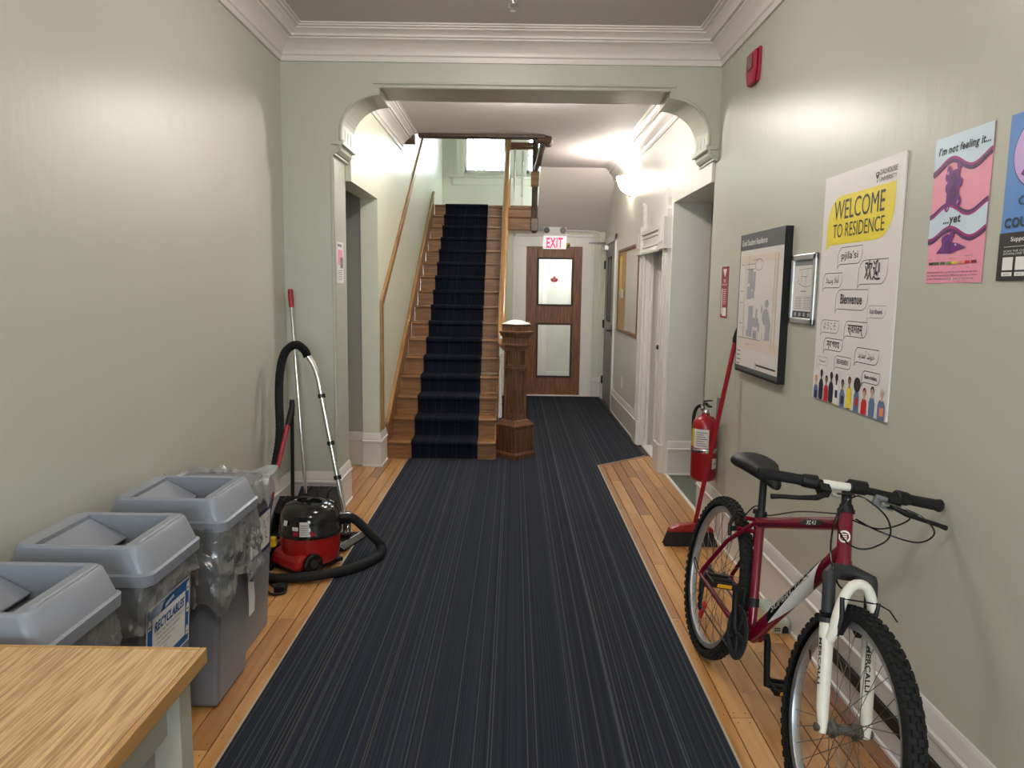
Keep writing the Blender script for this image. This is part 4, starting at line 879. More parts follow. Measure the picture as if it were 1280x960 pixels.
# flyer on the side of the pillar
fp = Panel((JL + 0.004, 4.865, 1.795), (0, 1, 0), (0, 0, 1), (1, 0, 0))
fo = MB().box(JL + 0.0015, 4.865, 1.525, JL + 0.004, 5.055, 1.795).build('flyer', 'white_print', None, org=(JL + 0.003, 4.96, 1.66)); tag(fo, 'small white flyer with a pinkish picture taped inside the archway', 'flyer')
fp.rect('picture', 0.03, 0.05, 0.16, 0.15, 'poster_pink', 0.001); fp.rect('picture', 0.09, 0.10, 0.17, 0.17, 'mid_grey', 0.0015)
for k in range(6): fp.rect('text_lines', 0.02, 0.185 + k * 0.012, 0.15 - 0.02 * (k % 2), 0.189 + k * 0.012, 'soft_ink', 0.001)
fp.rect('text_lines', 0.02, 0.015, 0.14, 0.03, 'soft_ink', 0.001); fp.done(fo)

# ================================================================ PASSAGE: exit sign, cork board, outlet
ex = thing('exit_sign', 'white EXIT sign with pink letters and two emergency lamps above the oak door', 'exit sign', (0.545, 10.40, 2.07))
MB().box(0.385, 10.37, 2.065, 0.705, 10.425, 2.24).build('sign_box', 'exit_face', ex, bevel=0.006)
MB().box(0.385, 10.365, 2.245, 0.705, 10.425, 2.395).build('battery_box', 'white_paint', ex, bevel=0.006)
ep = Panel((0.385, 10.37, 2.24), (1, 0, 0), (0, 0, 1), (0, -1, 0)); ep.text('lettering', 'EXIT', 0.16, 0.158, 'exit_letters', h=0.135, w=0.225, d=0.002, bold=0.028, align='c'); ep.done(ex)
for x, ax in ((0.435, (-0.35, -1, -0.1)), (0.655, (0.25, -1, 0.1))):
    l = MB().lathe([(0.012, -0.05), (0.03, -0.04), (0.040, -0.01), (0.042, 0.012), (0.036, 0.014)], (x, 10.345, 2.315), ax, 16).build('emergency_lamp', 'mid_grey', ex, smooth=50)
    MB().lathe([(0.034, 0.0), (0.02, -0.015), (0, -0.02)], Vector((x, 10.345, 2.315)) + Vector(ax).normalized() * 0.012, ax, 16).build('reflector', 'chrome', l, smooth=60)
cbn = thing('bell_button', 'small brass knob on the white door casing below the exit sign', 'knob', (0.735, 10.42, 2.12))
MB().lathe([(0.03, 0), (0.03, 0.006), (0.016, 0.012), (0.022, 0.03), (0.026, 0.042), (0, 0.05)], (0.735, 10.425, 2.125), (0, -1, 0), 14).build('knob', 'brass', cbn, smooth=40)
ck = thing('cork_board', 'framed cork notice board with glossy panel on the right passage wall', 'notice board', (PR, 8.15, 1.5))
MB().box(PR - 0.012, 7.48, 1.06, PR, 8.86, 1.95).build('cork', 'cork', ck)
for a in ((7.44, 1.03, 7.48, 1.98), (8.86, 1.03, 8.90, 1.98), (7.48, 1.03, 8.86, 1.06), (7.48, 1.95, 8.86, 1.98)): MB().box(PR - 0.024, a[0], a[1], PR, a[2], a[3]).build('frame', 'stair_oak', ck, bevel=0.003)
MB().box(PR - 0.017, 7.52, 1.07, PR - 0.012, 8.28, 1.93).build('glossy_panel', 'trim_paint', ck)
for y in (7.62, 7.9): MB().box(PR - 0.019, y, 1.87, PR - 0.017, y + 0.06, 1.91).build('tape', 'white_print', ck)
MB().box(PR - 0.0145, 8.62, 1.45, PR - 0.012, 8.80, 1.90).build('paper_strip', 'label_yellow', ck); MB().box(PR - 0.0145, 8.50, 1.42, PR - 0.012, 8.72, 1.52).build('paper_slip', 'white_print', ck)
op = MB().box(PR - 0.008, 8.43, 0.40, PR, 8.51, 0.52).build('outlet_plate', 'white_paint', None, bevel=0.003, org=(PR, 8.47, 0.46)); tag(op, 'white electrical outlet plate low on the passage wall', 'outlet')
MB().box(PR - 0.010, 8.445, 0.47, PR - 0.008, 8.495, 0.505).box(PR - 0.010, 8.445, 0.415, PR - 0.008, 8.495, 0.45).build('socket', 'trim_paint', op)
skp = thing('sprinkler_head', 'small fire sprinkler head on the hall ceiling near the arch', 'sprinkler', (-0.03, 4.22, ZC))
MB().lathe([(0.036, 0), (0.034, -0.004), (0.014, -0.008), (0.012, -0.03)], (-0.03, 4.22, ZC), n=16).build('escutcheon', 'alu', skp, smooth=40)
MB().tube([(-0.05, 4.22, ZC - 0.03), (-0.052, 4.22, ZC - 0.05), (-0.03, 4.22, ZC - 0.062)], 0.004, 6).tube([(-0.01, 4.22, ZC - 0.03), (-0.008, 4.22, ZC - 0.05), (-0.03, 4.22, ZC - 0.062)], 0.004, 6).lathe([(0.018, -0.064), (0.018, -0.067)], (-0.03, 4.22, ZC), n=14).build('deflector', 'chrome', skp, smooth=40)

# ================================================================ RIGHT WALL
def wall_panel(y_far, ztop, x): return Panel((x, y_far, ztop), (0, -1, 0), (0, 0, 1), (-1, 0, 0))
# horn strobe
al = thing('strobe_alarm', 'dark red fire alarm strobe high on the right wall', 'alarm', (XR, 4.12, 2.68))
MB().prism([(4.05, 2.605), (4.19, 2.605), (4.205, 2.66), (4.205, 2.775), (4.035, 2.775), (4.035, 2.66)], lambda a, b, c: (c, a, b), XR - 0.016, XR - 0.001).build('mounting_plate', 'alarm_red', al, bevel=0.004)
MB().prism([(4.07, 2.60), (4.17, 2.60), (4.195, 2.665), (4.195, 2.765), (4.045, 2.765), (4.045, 2.665)], lambda a, b, c: (c + (0.012 if b > 2.62 else 0.012) * 0, a, b), XR - 0.034, XR - 0.016).build('horn_cover', 'alarm_red', al, bevel=0.007)
MB().box(XR - 0.040, 4.075, 2.675, XR - 0.030, 4.165, 2.745).build('strobe_lens', 'frame_red', al, bevel=0.004)
# extinguisher pointer sticker
xs = MB().box(XR - 0.0015, 4.435, 1.348, XR, 4.585, 1.655).build('extinguisher_sticker', 'fire_red', None, org=(XR, 4.51, 1.5)); tag(xs, 'tall red fire extinguisher pointer sticker on the wall above the extinguisher', 'sign')
q = wall_panel(4.585, 1.655, XR - 0.0015)
q.poly('arrow_print', [(0.035, 0.015), (0.115, 0.015), (0.075, 0.065)], 'white_print', 0.001); q.rect('arrow_print', 0.02, 0.13, 0.04, 0.285, 'white_print', 0.001); q.rect('arrow_print', 0.05, 0.245, 0.13, 0.295, 'white_print', 0.001)
for k in range(8): q.rect('arrow_print', 0.06, 0.135 + 0.012 * k, 0.12 - 0.01 * (k % 2), 0.139 + 0.012 * k, 'white_print', 0.001)
q.text('lettering', 'FIRE', 0.075, 0.093, 'white_print', h=0.017, d=0.001, align='c', bold=0.02); q.text('lettering', 'EXTINGUISHER', 0.075, 0.113, 'white_print', h=0.011, w=0.11, d=0.001, align='c', bold=0.01); q.done(xs)
# extinguisher
EX, EY = 1.188, 4.50
fe = thing('fire_extinguisher', 'red fire extinguisher hung low on the right wall beside side doorway', 'fire extinguisher', (EX, EY, 0.34))
tk = MB().lathe([(0, 0.335), (0.045, 0.338), (0.070, 0.352), (0.077, 0.375), (0.077, 0.68), (0.070, 0.715), (0.050, 0.738), (0.026, 0.748), (0.022, 0.765)], (EX, EY, 0), n=28).build('cylinder', 'fire_red', fe, smooth=50)
vh = MB().lathe([(0.020, 0.765), (0.020, 0.79), (0.014, 0.80), (0.014, 0.815)], (EX, EY, 0), n=14).box(EX - 0.014, EY - 0.03, 0.785, EX + 0.014, EY + 0.03, 0.812).build('valve', 'chrome', fe, smooth=40)
MB().hexa([(EX - 0.012, EY - 0.10, 0.812), (EX + 0.012, EY - 0.10, 0.812), (EX + 0.012, EY + 0.03, 0.812), (EX - 0.012, EY + 0.03, 0.812), (EX - 0.012, EY - 0.10, 0.822), (EX + 0.012, EY - 0.10, 0.822), (EX + 0.012, EY + 0.03, 0.826), (EX - 0.012, EY + 0.03, 0.826)]).hexa([(EX - 0.012, EY - 0.11, 0.852), (EX + 0.012, EY - 0.11, 0.852), (EX + 0.012, EY + 0.02, 0.828), (EX - 0.012, EY + 0.02, 0.828), (EX - 0.012, EY - 0.11, 0.860), (EX + 0.012, EY - 0.11, 0.860), (EX + 0.012, EY + 0.02, 0.840), (EX - 0.012, EY + 0.02, 0.840)]).build('squeeze_handle', 'gloss_black', fe, bevel=0.002)
MB().lathe([(0.0, -0.006), (0.016, -0.006), (0.018, 0.0), (0.016, 0.006), (0, 0.006)], (EX - 0.024, EY, 0.795), (-1, 0, 0), 14).build('pressure_gauge', 'chrome', vh)
MB().tube([(EX - 0.01, EY + 0.03, 0.795)] + bez((EX - 0.02, EY + 0.06, 0.80), (EX - 0.06, EY + 0.11, 0.78), (EX - 0.05, EY + 0.09, 0.66), (EX - 0.052, EY + 0.062, 0.60), 10) + [(EX - 0.052, EY + 0.062, 0.44)], 0.011, 8).build('hose', 'rubber', fe, smooth=50)
def cyl_patch(name, d0, d1, z0, z1, m, r=0.0782):
    vs = []; k = 8
    for i in range(k + 1):
        a = math.radians(d0 + (d1 - d0) * i / k)
        for z in (z0, z1): vs.append((EX + r * math.cos(a), EY + r * math.sin(a), z))
    return MB().add(vs, [(2 * i, 2 * i + 2, 2 * i + 3, 2 * i + 1) for i in range(k)]).build(name, m, tk, smooth=60)
cyl_patch('label', 205, 275, 0.555, 0.672, 'warm_paper'); cyl_patch('label', 296, 340, 0.425, 0.49, 'warm_paper'); cyl_patch('yellow_label', 186, 204, 0.56, 0.67, 'label_yellow')
for k in range(7): cyl_patch('label_print', 216, 268 - 8 * (k % 3), 0.568 + k * 0.0135, 0.573 + k * 0.0135, 'soft_ink', 0.0788)
cyl_patch('label_print', 302, 334, 0.455, 0.46, 'soft_ink', 0.0788)
MB().lathe([(0.0785, 0.525), (0.080, 0.53), (0.080, 0.545), (0.0785, 0.55)], (EX, EY, 0), n=28).build('strap', 'chrome', fe, smooth=40)
MB().box(XR - 0.012, EY - 0.02, 0.50, XR, EY + 0.02, 0.86).build('wall_bracket', 'mid_grey', fe)
# red push broom leaning on the right wall
rb = thing('broom', 'red broom with black bristles leaning on the right wall by the bicycle', 'broom', (1.06, 4.25, 0))
pa, pb = Vector((1.10, 4.29, 0.125)), Vector((1.249, 4.125, 1.313))
MB().tube([pa, pa.lerp(pb, 0.93)], 0.0135, 10).build('handle', 'fire_red', rb, smooth=60)
MB().tube([pa.lerp(pb, 0.925), pa.lerp(pb, 0.945), pa.lerp(pb, 0.975), pb], [0.016, 0.019, 0.015, 0.008], 10).build('grip', 'black', rb, smooth=50)
MB().prism([(0.935, 0.085), (1.205, 0.085), (1.20, 0.105), (1.15, 0.128), (1.08, 0.138), (1.0, 0.128), (0.945, 0.105)], lambda a, b, c: (a, c, b), 4.245, 4.30).build('head', 'fire_red', rb, bevel=0.006)
bs = MB(); rnd = random.Random(2)
for i in range(28):
    for j in range(3):
        x = 0.945 + 0.25 * i / 27; y = 4.255 + 0.018 * j; f = (x - 1.07) * 0.22
        bs.hexa([(x + f - .006, y - .006 - .01 * (1 - j), 0.001), (x + f + .006, y - .006 - .01 * (1 - j), 0.001), (x + f + .006, y + .006 - .01 * (1 - j), 0.001), (x + f - .006, y + .006 - .01 * (1 - j), 0.001), (x - .005, y - .006, .088), (x + .005, y - .006, .088), (x + .005, y + .006, .088), (x - .005, y + .006, .088)])
bs.build('bristles', 'black', rb, kind='stuff')
# rodent bait station on the floor by the baseboard
bb = thing('bait_station', 'small beige bait box with printed lid on the floor behind the bicycle', 'box', (1.205, 3.235, 0))
MB().box(1.165, 3.12, 0, 1.24, 3.36, 0.055).build('box', 'bait_box', bb, bevel=0.004)
MB().hexa([(1.165, 3.12, 0.055), (1.24, 3.12, 0.055), (1.24, 3.36, 0.055), (1.165, 3.36, 0.055), (1.172, 3.13, 0.064), (1.236, 3.13, 0.064), (1.236, 3.35, 0.064), (1.172, 3.35, 0.064)]).build('printed_lid', 'bait_label', bb)
MB().prism([(1.208, 0.005), (1.236, 0.005), (1.236, 0.025), (1.230, 0.035), (1.222, 0.039), (1.214, 0.035), (1.208, 0.025)], lambda a, b, c: (a, c, b), 3.117, 3.121).build('entry_hole', 'black', bb)
vt = MB()
for i in range(3):
    for j in range(2): vt.box(1.175 + 0.009 * i, 3.118, 0.014 + 0.010 * j, 1.181 + 0.009 * i, 3.121, 0.020 + 0.010 * j)
vt.build('vent_holes', 'black', bb)
cs = MB().box(XR - 0.034, 0.6, 0.105, XR - 0.0185, 2.72, 0.150).build('cable_cover', 'black', None, bevel=0.003, org=(XR - 0.02, 1.7, 0.12)); tag(cs, 'long black cable cover strip fixed along the right baseboard', 'cable cover')

# ---- building map board
mb_ = thing('map_board', 'black edged building map board headed Grad Student Residence', 'sign', (XR, 3.78, 1.44))
MY0, MY1, MZ0, MZ1, MT = 3.44, 4.108, 1.076, 1.808, 0.036
MB().box(XR - MT, MY0, MZ0, XR, MY1, MZ1).build('board', 'black', mb_)
q = wall_panel(MY1, MZ1, XR - MT); W, H = MY1 - MY0, MZ1 - MZ0
q.rect('printed_sheet', 0.012, 0.0, W - 0.004, H - 0.012, 'warm_paper'); q.rect('printed_sheet', 0.012, 0, W - 0.004, 0.085, 'map_header', 0.001)
q.rect('printed_sheet', 0.012, H - 0.035, W - 0.004, H - 0.012, 'map_header', 0.001)
q.text('lettering', 'Grad Student Residence', 0.03, 0.060, 'white_print', h=0.030, w=0.40, d=0.0016, bold=0.012)
for a in ((0.03, 0.115, W - 0.02, 0.155), (0.03, 0.545, W - 0.02, 0.60), (W - 0.11, 0.12, W - 0.065, 0.57), (0.10, 0.15, 0.125, 0.55)): q.rect('map_print', *a, 'map_tan', 0.001)
for a in ((0.16, 0.245, 0.24, 0.32), (0.245, 0.26, 0.28, 0.36), (0.15, 0.335, 0.225, 0.40), (0.165, 0.36, 0.27, 0.395), (0.19, 0.30, 0.255, 0.35)): q.rect('map_print', a[0], a[1] - 0.06, a[2], a[3] - 0.06, 'map_grey', 0.0014)
for a in ((0.19, 0.375, 0.265, 0.535), (0.20, 0.435, 0.36, 0.48), (0.17, 0.50, 0.23, 0.535), (0.28, 0.50, 0.34, 0.54), (0.46, 0.50, 0.53, 0.54), (0.47, 0.45, 0.52, 0.50), (0.31, 0.39, 0.335, 0.45), (0.35, 0.46, 0.38, 0.50)): q.rect('map_print', *a, 'map_grey', 0.0014)
q.ell('map_print', 0.46, 0.425, 0.05, 0.042, 'map_grey', 0.0014); q.ell('map_print', 0.50, 0.47, 0.035, 0.05, 'map_grey', 0.0014); q.ell('map_print', 0.40, 0.39, 0.012, 0.02, 'map_grey', 0.0014); q.ell('map_print', 0.47, 0.36, 0.028, 0.02, 'map_grey', 0.0016)
for p in ([(0.125, 0.16), (0.27, 0.16), (0.27, 0.185), (0.125, 0.185)], [(0.17, 0.115), (0.17, 0.185)], [(0.04, 0.16), (0.10, 0.16)], [(0.04, 0.30), (0.10, 0.30)], [(0.04, 0.36), (0.10, 0.36)], [(0.04, 0.47), (0.10, 0.47)], [(0.04, 0.545), (0.40, 0.545)], [(0.56, 0.12), (0.56, 0.57)], [(0.60, 0.12), (0.60, 0.57)], [(0.36, 0.48), (0.36, 0.545)], [(0.42, 0.50), (0.42, 0.545)], [(0.12, 0.37), (0.12, 0.55)]): q.strip('map_print', p, 0.003, 'soft_ink', 0.0018)
q.strip('map_print', [(0.33 + 0.06 * math.cos(a * 0.35), 0.165 + 0.028 * math.sin(a * 0.35)) for a in range(18)], 0.003, 'soft_ink', 0.0018, True)
for y, wd in ((0.622, 0.07), (0.645, 0.06), (0.668, 0.07), (0.69, 0.05)): q.rect('map_print', 0.03, y - 0.006, 0.03 + wd, y, 'soft_ink', 0.0016)
q.text('lettering', 'University Avenue', 0.22, 0.142, 'soft_ink', h=0.009, d=0.0018); q.text('lettering', 'LeMarchant', 0.17, 0.58, 'soft_ink', h=0.009, d=0.0018)
q.strip('map_print', [(0.36, 0.672), (0.64, 0.672)], 0.008, 'ink', 0.0016); q.strip('map_print', [(0.35, 0.66), (0.355, 0.69)], 0.006, 'ink', 0.0016)
q.done(mb_)
# ---- snap frame notice
sf = thing('notice_frame', 'silver frame with a printed floor plan, between map board and welcome poster', 'picture frame', (XR, 3.27, 1.52))
FY0, FY1, FZ0, FZ1 = 3.130, 3.404, 1.367, 1.672
for a in ((FY0, FZ0, FY0 + .028, FZ1), (FY1 - .028, FZ0, FY1, FZ1), (FY0, FZ0, FY1, FZ0 + .028), (FY0, FZ1 - .028, FY1, FZ1)): MB().box(XR - 0.016, a[0], a[1], XR, a[2], a[3]).build('frame_rail', 'alu', sf, bevel=0.005)
MB().box(XR - 0.006, FY0 + .02, FZ0 + .02, XR, FY1 - .02, FZ1 - .02).build('notice_sheet', 'warm_paper', sf)
q = wall_panel(FY1 - .028, FZ1 - .028, XR - 0.006); W, H = FY1 - FY0 - .056, FZ1 - FZ0 - .056
q.rect('plan_print', 0, 0, W, 0.022, 'mid_grey'); q.rect('plan_print', 0, H - 0.028, W, H, 'dark_grey')
for i in range(4): q.rect('plan_print', 0.02 + 0.05 * i, H - 0.022, 0.045 + 0.05 * i, H - 0.006, 'map_grey', 0.001)
for p in ([(0.05, 0.04), (0.19, 0.035), (0.19, 0.11), (0.12, 0.115), (0.05, 0.10)], [(0.08, 0.05), (0.08, 0.10)], [(0.08, 0.07), (0.15, 0.07), (0.15, 0.04)], [(0.13, 0.07), (0.13, 0.11)], [(0.06, 0.085), (0.03, 0.095)]): q.strip('plan_print', p, 0.0025, 'soft_ink', 0.001)
for k in range(8): q.rect('plan_print', 0.02, 0.158 + 0.0072 * k, 0.10, 0.160 + 0.0072 * k, 'soft_ink'); q.rect('plan_print', 0.115, 0.158 + 0.0072 * k, 0.195, 0.160 + 0.0072 * k, 'soft_ink')
q.rect('plan_print', 0.08, 0.132, 0.14, 0.136, 'soft_ink'); q.done(sf)
# ---- welcome poster (foam board)
WY0, WY1, WZ0, WZ1 = 2.472, 3.098, 1.071, 1.964
wpz = MB().box(XR - 0.007, WY0, WZ0, XR - 0.001, WY1, WZ1).build('welcome_poster', 'paper', None, org=(XR, 2.785, 1.52)); tag(wpz, 'large white WELCOME TO RESIDENCE poster with yellow speech bubble', 'poster')
q = wall_panel(WY1, WZ1, XR - 0.007); W, H = WY1 - WY0, WZ1 - WZ0
bubble(q, 'speech_bubble', 0.07 * W, 0.097 * H, 0.92 * W, 0.305 * H, None, 0, 0.38, 'poster_yellow', 0.028)
q.text('lettering', 'WELCOME', 0.165 * W, 0.198 * H, 'ink', h=0.074, w=0.645 * W, d=0.0014, bold=0.0); q.text('lettering', 'TO RESIDENCE', 0.165 * W, 0.274 * H, 'ink', h=0.053, w=0.655 * W, d=0.0014)
q.poly('crest', [(0.428, 0.040), (0.452, 0.040), (0.452, 0.052), (0.440, 0.066), (0.428, 0.052)], 'ink', 0.001); q.poly('crest', [(0.436, 0.068), (0.444, 0.068), (0.440, 0.078)], 'ink', 0.001)
q.poly('crest', [(0.433, 0.044), (0.447, 0.044), (0.440, 0.052)], 'paper', 0.0014)
q.text('lettering', 'DALHOUSIE', 0.458, 0.052, 'ink', h=0.018, w=0.118, d=0.001, bold=0.006); q.text('lettering', 'UNIVERSITY', 0.456, 0.075, 'ink', h=0.015, w=0.118, d=0.001)
def arabic(s): return s[::-1]
for body, x0, y0, x1, y1, col, bd, ht, lw in (
        ('pjila\u2019si', 0.262, 0.320, 0.584, 0.392, 'ink', 0.0, 0.028, 0.0022), ('\u6b22\u8fce', 0.553, 0.382, 0.895, 0.478, 'ink', 0.012, 0.054, 0.0022),
        (arabic('\ufe83\ufeeb\ufefc \ufeed\ufeb3\ufeec\ufefc'), 0.06, 0.428, 0.34, 0.492, 'ink', 0.0, 0.024, 0.0022), ('Bienvenue', 0.27, 0.500, 0.69, 0.584, 'ink', 0.022, 0.036, 0.0022),
        ('karibuni', 0.697, 0.562, 0.905, 0.610, 'ink', 0.0, 0.018, 0.0010), ('\u3088\u3046\u3053\u305d', 0.073, 0.636, 0.34, 0.692, 'soft_ink', 0.0, 0.024, 0.0018), ('\u0938\u094d\u0935\u093e\u0917\u0924\u092e\u094d', 0.42, 0.632, 0.71, 0.695, 'ink', 0.012, 0.032, 0.0022),
        ('\u09b8\u09cd\u09ac\u09be\u0997\u09a4\u09ae', 0.135, 0.716, 0.41, 0.768, 'ink', 0.012, 0.026, 0.0022), (arabic('\ufea7\ufeee\ufeb7 \ufe81\ufee3\ufeaa\ufef3\ufeaa'), 0.58, 0.735, 0.868, 0.795, 'ink', 0.0, 0.022, 0.0022),
        ('BIENVENIDO', 0.31, 0.786, 0.54, 0.836, 'ink', 0.008, 0.018, 0.0018), ('Bem-vindos', 0.69, 0.824, 0.90, 0.870, 'ink', 0.02, 0.015, 0.0022), ('Taas\u00f3', 0.046, 0.806, 0.21, 0.842, 'soft_ink', 0.0, 0.009, 0.0008)):
    x0, x1, y0, y1 = x0 * W, x1 * W, y0 * H, y1 * H
    bubble(q, 'outlined_bubble', x0, y0, x1, y1, 'ink', lw, 0.35, None, 0.016)
    q.text('lettering', body, (x0 + x1) / 2, (y0 + y1) / 2 + ht * 0.42, col, h=ht, w=(x1 - x0) * (0.68 if len(body) > 3 else 0.55), d=0.0012, bold=bd, align='c')
# illustrated students along the foot
def student(x, top, sk, hair, shirt, legs, sw=0.021, afro=False):
    f = 'printed_figure#%d' % int(x * 1000); b = H
    if top + 0.105 < b: q.rect(f, x - sw * .55, top + 0.105, x + sw * .55, b, legs, 0.0008)
    q.poly(f, [(x - sw * .6, top + .036), (x + sw * .6, top + .036), (x + sw, top + .055), (x + sw * .95, min(b, top + .115)), (x - sw * .95, min(b, top + .115)), (x - sw, top + .055)], shirt, 0.0010)
    q.rect(f, x - .005, top + .024, x + .005, top + .040, sk, 0.0012)
    q.ell(f, x, top + .010 if not afro else top + .012, .013 if not afro else .027, .015 if not afro else .028, hair, 0.0012, 14); q.ell(f, x, top + .016, .0095, .0125, sk, 0.0014, 12)
    q.rect(f, x - sw * .35, top + .06, x + sw * .7, top + .09, random.Random(int(x * 1e4)).choice(['orange_print', 'flag_red', 'navy_cloth', shirt]), 0.0014)
for a in ((0.035, 0.765, 'skin_c', 'orange_print', 'denim', 'maroon_print'), (0.085, 0.738, 'skin_a', 'ink', 'navy_cloth', 'navy_cloth'), (0.135, 0.757, 'skin_b', 'ink', 'flag_red', 'navy_cloth'), (0.180, 0.738, 'skin_a', 'ink', 'navy_cloth', 'maroon_print'), (0.228, 0.740, 'skin_a', 'ink', 'white_print', 'poster_yellow'), (0.283, 0.755, 'skin_b', 'navy_cloth', 'denim', 'denim'), (0.340, 0.738, 'skin_b', 'ink', 'poster_yellow', 'maroon_print'), (0.402, 0.745, 'skin_a', 'ink', 'denim', 'denim', 0.021, True), (0.462, 0.765, 'skin_c', 'maroon_print', 'flag_red', 'orange_print'), (0.520, 0.752, 'skin_c', 'ink', 'denim', 'navy_cloth'), (0.588, 0.752, 'skin_c', 'grey_hair', 'denim', 'ink', 0.026)): student(a[0], a[1] + 0.036, *a[2:])
q.done(wpz)
# ---- pink and blue posters
def sheet(name, lb, y0, y1, z0, z1, m, curl):
    vs = []; n = 10; k = 12
    for j in range(k + 1):
        for i in range(n + 1):
            u, v = i / n, j / k; d = 0.0015 + curl * max(0, v - 0.80) ** 2 * 25 * 0.012 + 0.0012 * math.sin(u * 9) * v
            vs.append((XR - d, y1 + (y0 - y1) * u, z1 + (z0 - z1) * v))
    o = MB().add(vs, [(j * (n + 1) + i, j * (n + 1) + i + 1, (j + 1) * (n + 1) + i + 1, (j + 1) * (n + 1) + i) for j in range(k) for i in range(n)]).build(name, m, None, smooth=60, org=(XR, (y0 + y1) / 2, (z0 + z1) / 2))
    return tag(o, lb, 'poster')
PY0, PY1, PZ0, PZ1 = 2.034, 2.311, 1.537, 1.963
pk = sheet('gummy_poster', "pink poster reading I'm not feeling it with purple gummy sweets", PY0, PY1, PZ0, PZ1, 'poster_pink', 0.0)
q = wall_panel(PY1, PZ1, XR - 0.003); W, H = PY1 - PY0, PZ1 - PZ0
def wave(y0, amp, ph, per=1.35): return [(W * i / 24, y0 + amp * math.sin(ph + 2 * PI * per * i / 24)) for i in range(25)]
w1 = wave(0.078, 0.017, 1.9); q.poly('printed_waves', [(0, 0), (W, 0)] + w1[::-1], 'poster_skyblue', 0.0004)
q.strip('printed_waves', [(a, b + .004) for a, b in w1], 0.009, 'poster_magenta', 0.0008); q.strip('printed_waves', [(a, b + .012) for a, b in w1], 0.010, 'poster_violet', 0.0008)
w2 = wave(0.222, 0.016, 1.9); w3 = wave(0.278, 0.016, 1.4); q.poly('printed_waves', w2 + w3[::-1], 'poster_skyblue', 0.0004)
q.strip('printed_waves', [(a, b - .010) for a, b in w2], 0.009, 'poster_violet', 0.0008); q.strip('printed_waves', [(a, b - .003) for a, b in w2], 0.007, 'poster_magenta', 0.0008)
q.strip('printed_waves', [(a, b + .003) for a, b in w3], 0.009, 'poster_magenta', 0.0008); q.strip('printed_waves', [(a, b + .011) for a, b in w3], 0.009, 'poster_violet', 0.0008)
q.text('lettering', "I\u2019m not feeling it...", W * 0.52, 0.050, 'ink', h=0.021, w=W * 0.88, d=0.0012, bold=0.03, align='c', shear=0.12)
q.text('lettering', '...yet', W * 0.42, 0.253, 'ink', h=0.024, w=0.085, d=0.0012, bold=0.035, align='c', shear=0.08)
g = 'printed_gummy'; cx = 0.108
q.poly(g, [(cx - .030, .105), (cx + .026, .100), (cx + .030, .20), (cx - .030, .205)], 'poster_purple', 0.0008)
for a in ((-.026, .098, .010, .012), (.024, .090, .011, .014), (-.030, .118, .012, .014), (.030, .140, .012, .014), (-.028, .150, .010, .014), (.028, .192, .014, .016), (-.022, .205, .013, .015)): q.ell(g, cx + a[0], a[1], a[2], a[3], 'poster_purple', 0.0009)
q.ell(g, cx, .128, .016, .016, 'poster_purple_deep', 0.0012); q.ell(g, cx + .002, .172, .018, .026, 'poster_purple_deep', 0.0012)
for a in ((-.028, .108), (.030, .196), (-.018, .210)): q.ell(g, cx + a[0], a[1], .003, .006, 'poster_pink', 0.0015, 10, 0.5)
q.poly(g, [(.050, .338), (.075, .318), (.080, .300), (.092, .292), (.118, .290), (.128, .300), (.122, .310), (.150, .312), (.195, .326), (.158, .332), (.125, .340)], 'poster_purple', 0.0008)
for a in ((.084, .300, .012, .012), (.122, .288, .011, .013), (.100, .300, .022, .016)): q.ell(g, *a, 'poster_purple', 0.0009)
q.ell(g, .105, .318, .014, .016, 'poster_purple_deep', 0.0012); q.ell(g, .146, .317, .005, .003, 'poster_skyblue', 0.0014, 8)
for i, c in enumerate(('leaf_green', 'leaf_green', 'leaf_green', 'sage', 'poster_yellow', 'orange_print', 'flag_red', 'maroon_print')):
    x = 0.016 + 0.030 * i; q.rect('dose_scale', x if i != 1 else x - .008, 0.364, x + 0.024, 0.372, 'ink' if i == 0 else c, 0.0008)
for s, x, y in (('minimal', .012, .358), ('low', .060, .358), ('intoxicating', .120, .357), ('potentially too', .195, .352), ('much', .212, .360), ('0', .022, .384), ('5mg', .062, .384), ('20mg', .140, .384), ('50mg', .205, .384)): q.text('small_print', s, x, y, 'soft_ink', h=0.0042, d=0.001)
for i, s in enumerate(('The way cannabis affects you depends on how often you use, dose', 'and method of consumption. Edibles can take up to 2 hours', 'or more. Wait before you take more and start low and slow.')): q.text('small_print', s, 0.010, 0.396 + 0.0098 * i, 'ink', h=0.0048, w=W - 0.03 - 0.012 * (i == 2), d=0.001)
q.text('small_print', 'DALHOUSIE', 0.150, 0.419, 'white_print', h=0.0055, d=0.001); q.text('small_print', 'UNIVERSITY', 0.208, 0.419, 'white_print', h=0.004, d=0.001)
q.poly('small_print', [(.138, .411), (.147, .411), (.1425, .420)], 'white_print', 0.001)
q.done(pk)
BY0, BY1, BZ0, BZ1 = 1.690, 1.972, 1.540, 1.960
bp_ = sheet('counsellor_poster', 'blue and black counselling poster beside the pink gummy poster', BY0, BY1, BZ0, BZ1, 'poster_blue', 0.0)
q = wall_panel(BY1, BZ1, XR - 0.003); W, H = BY1 - BY0, BZ1 - BZ0
q.ell('printed_circle', 0.145, 0.105, 0.120, 0.098, 'poster_violet', 0.0004, 40); q.ell('printed_circle', 0.145, 0.105, 0.117, 0.095, 'poster_lilac', 0.0008, 40)
q.poly('printed_circle', [(0.06, 0.155), (0.10, 0.11), (0.13, 0.12), (0.18, 0.10), (0.22, 0.16), (0.14, 0.195)], 'poster_purple', 0.0012)
q.rect('printed_footer', 0, 0.298, W, H, 'ink', 0.0006)
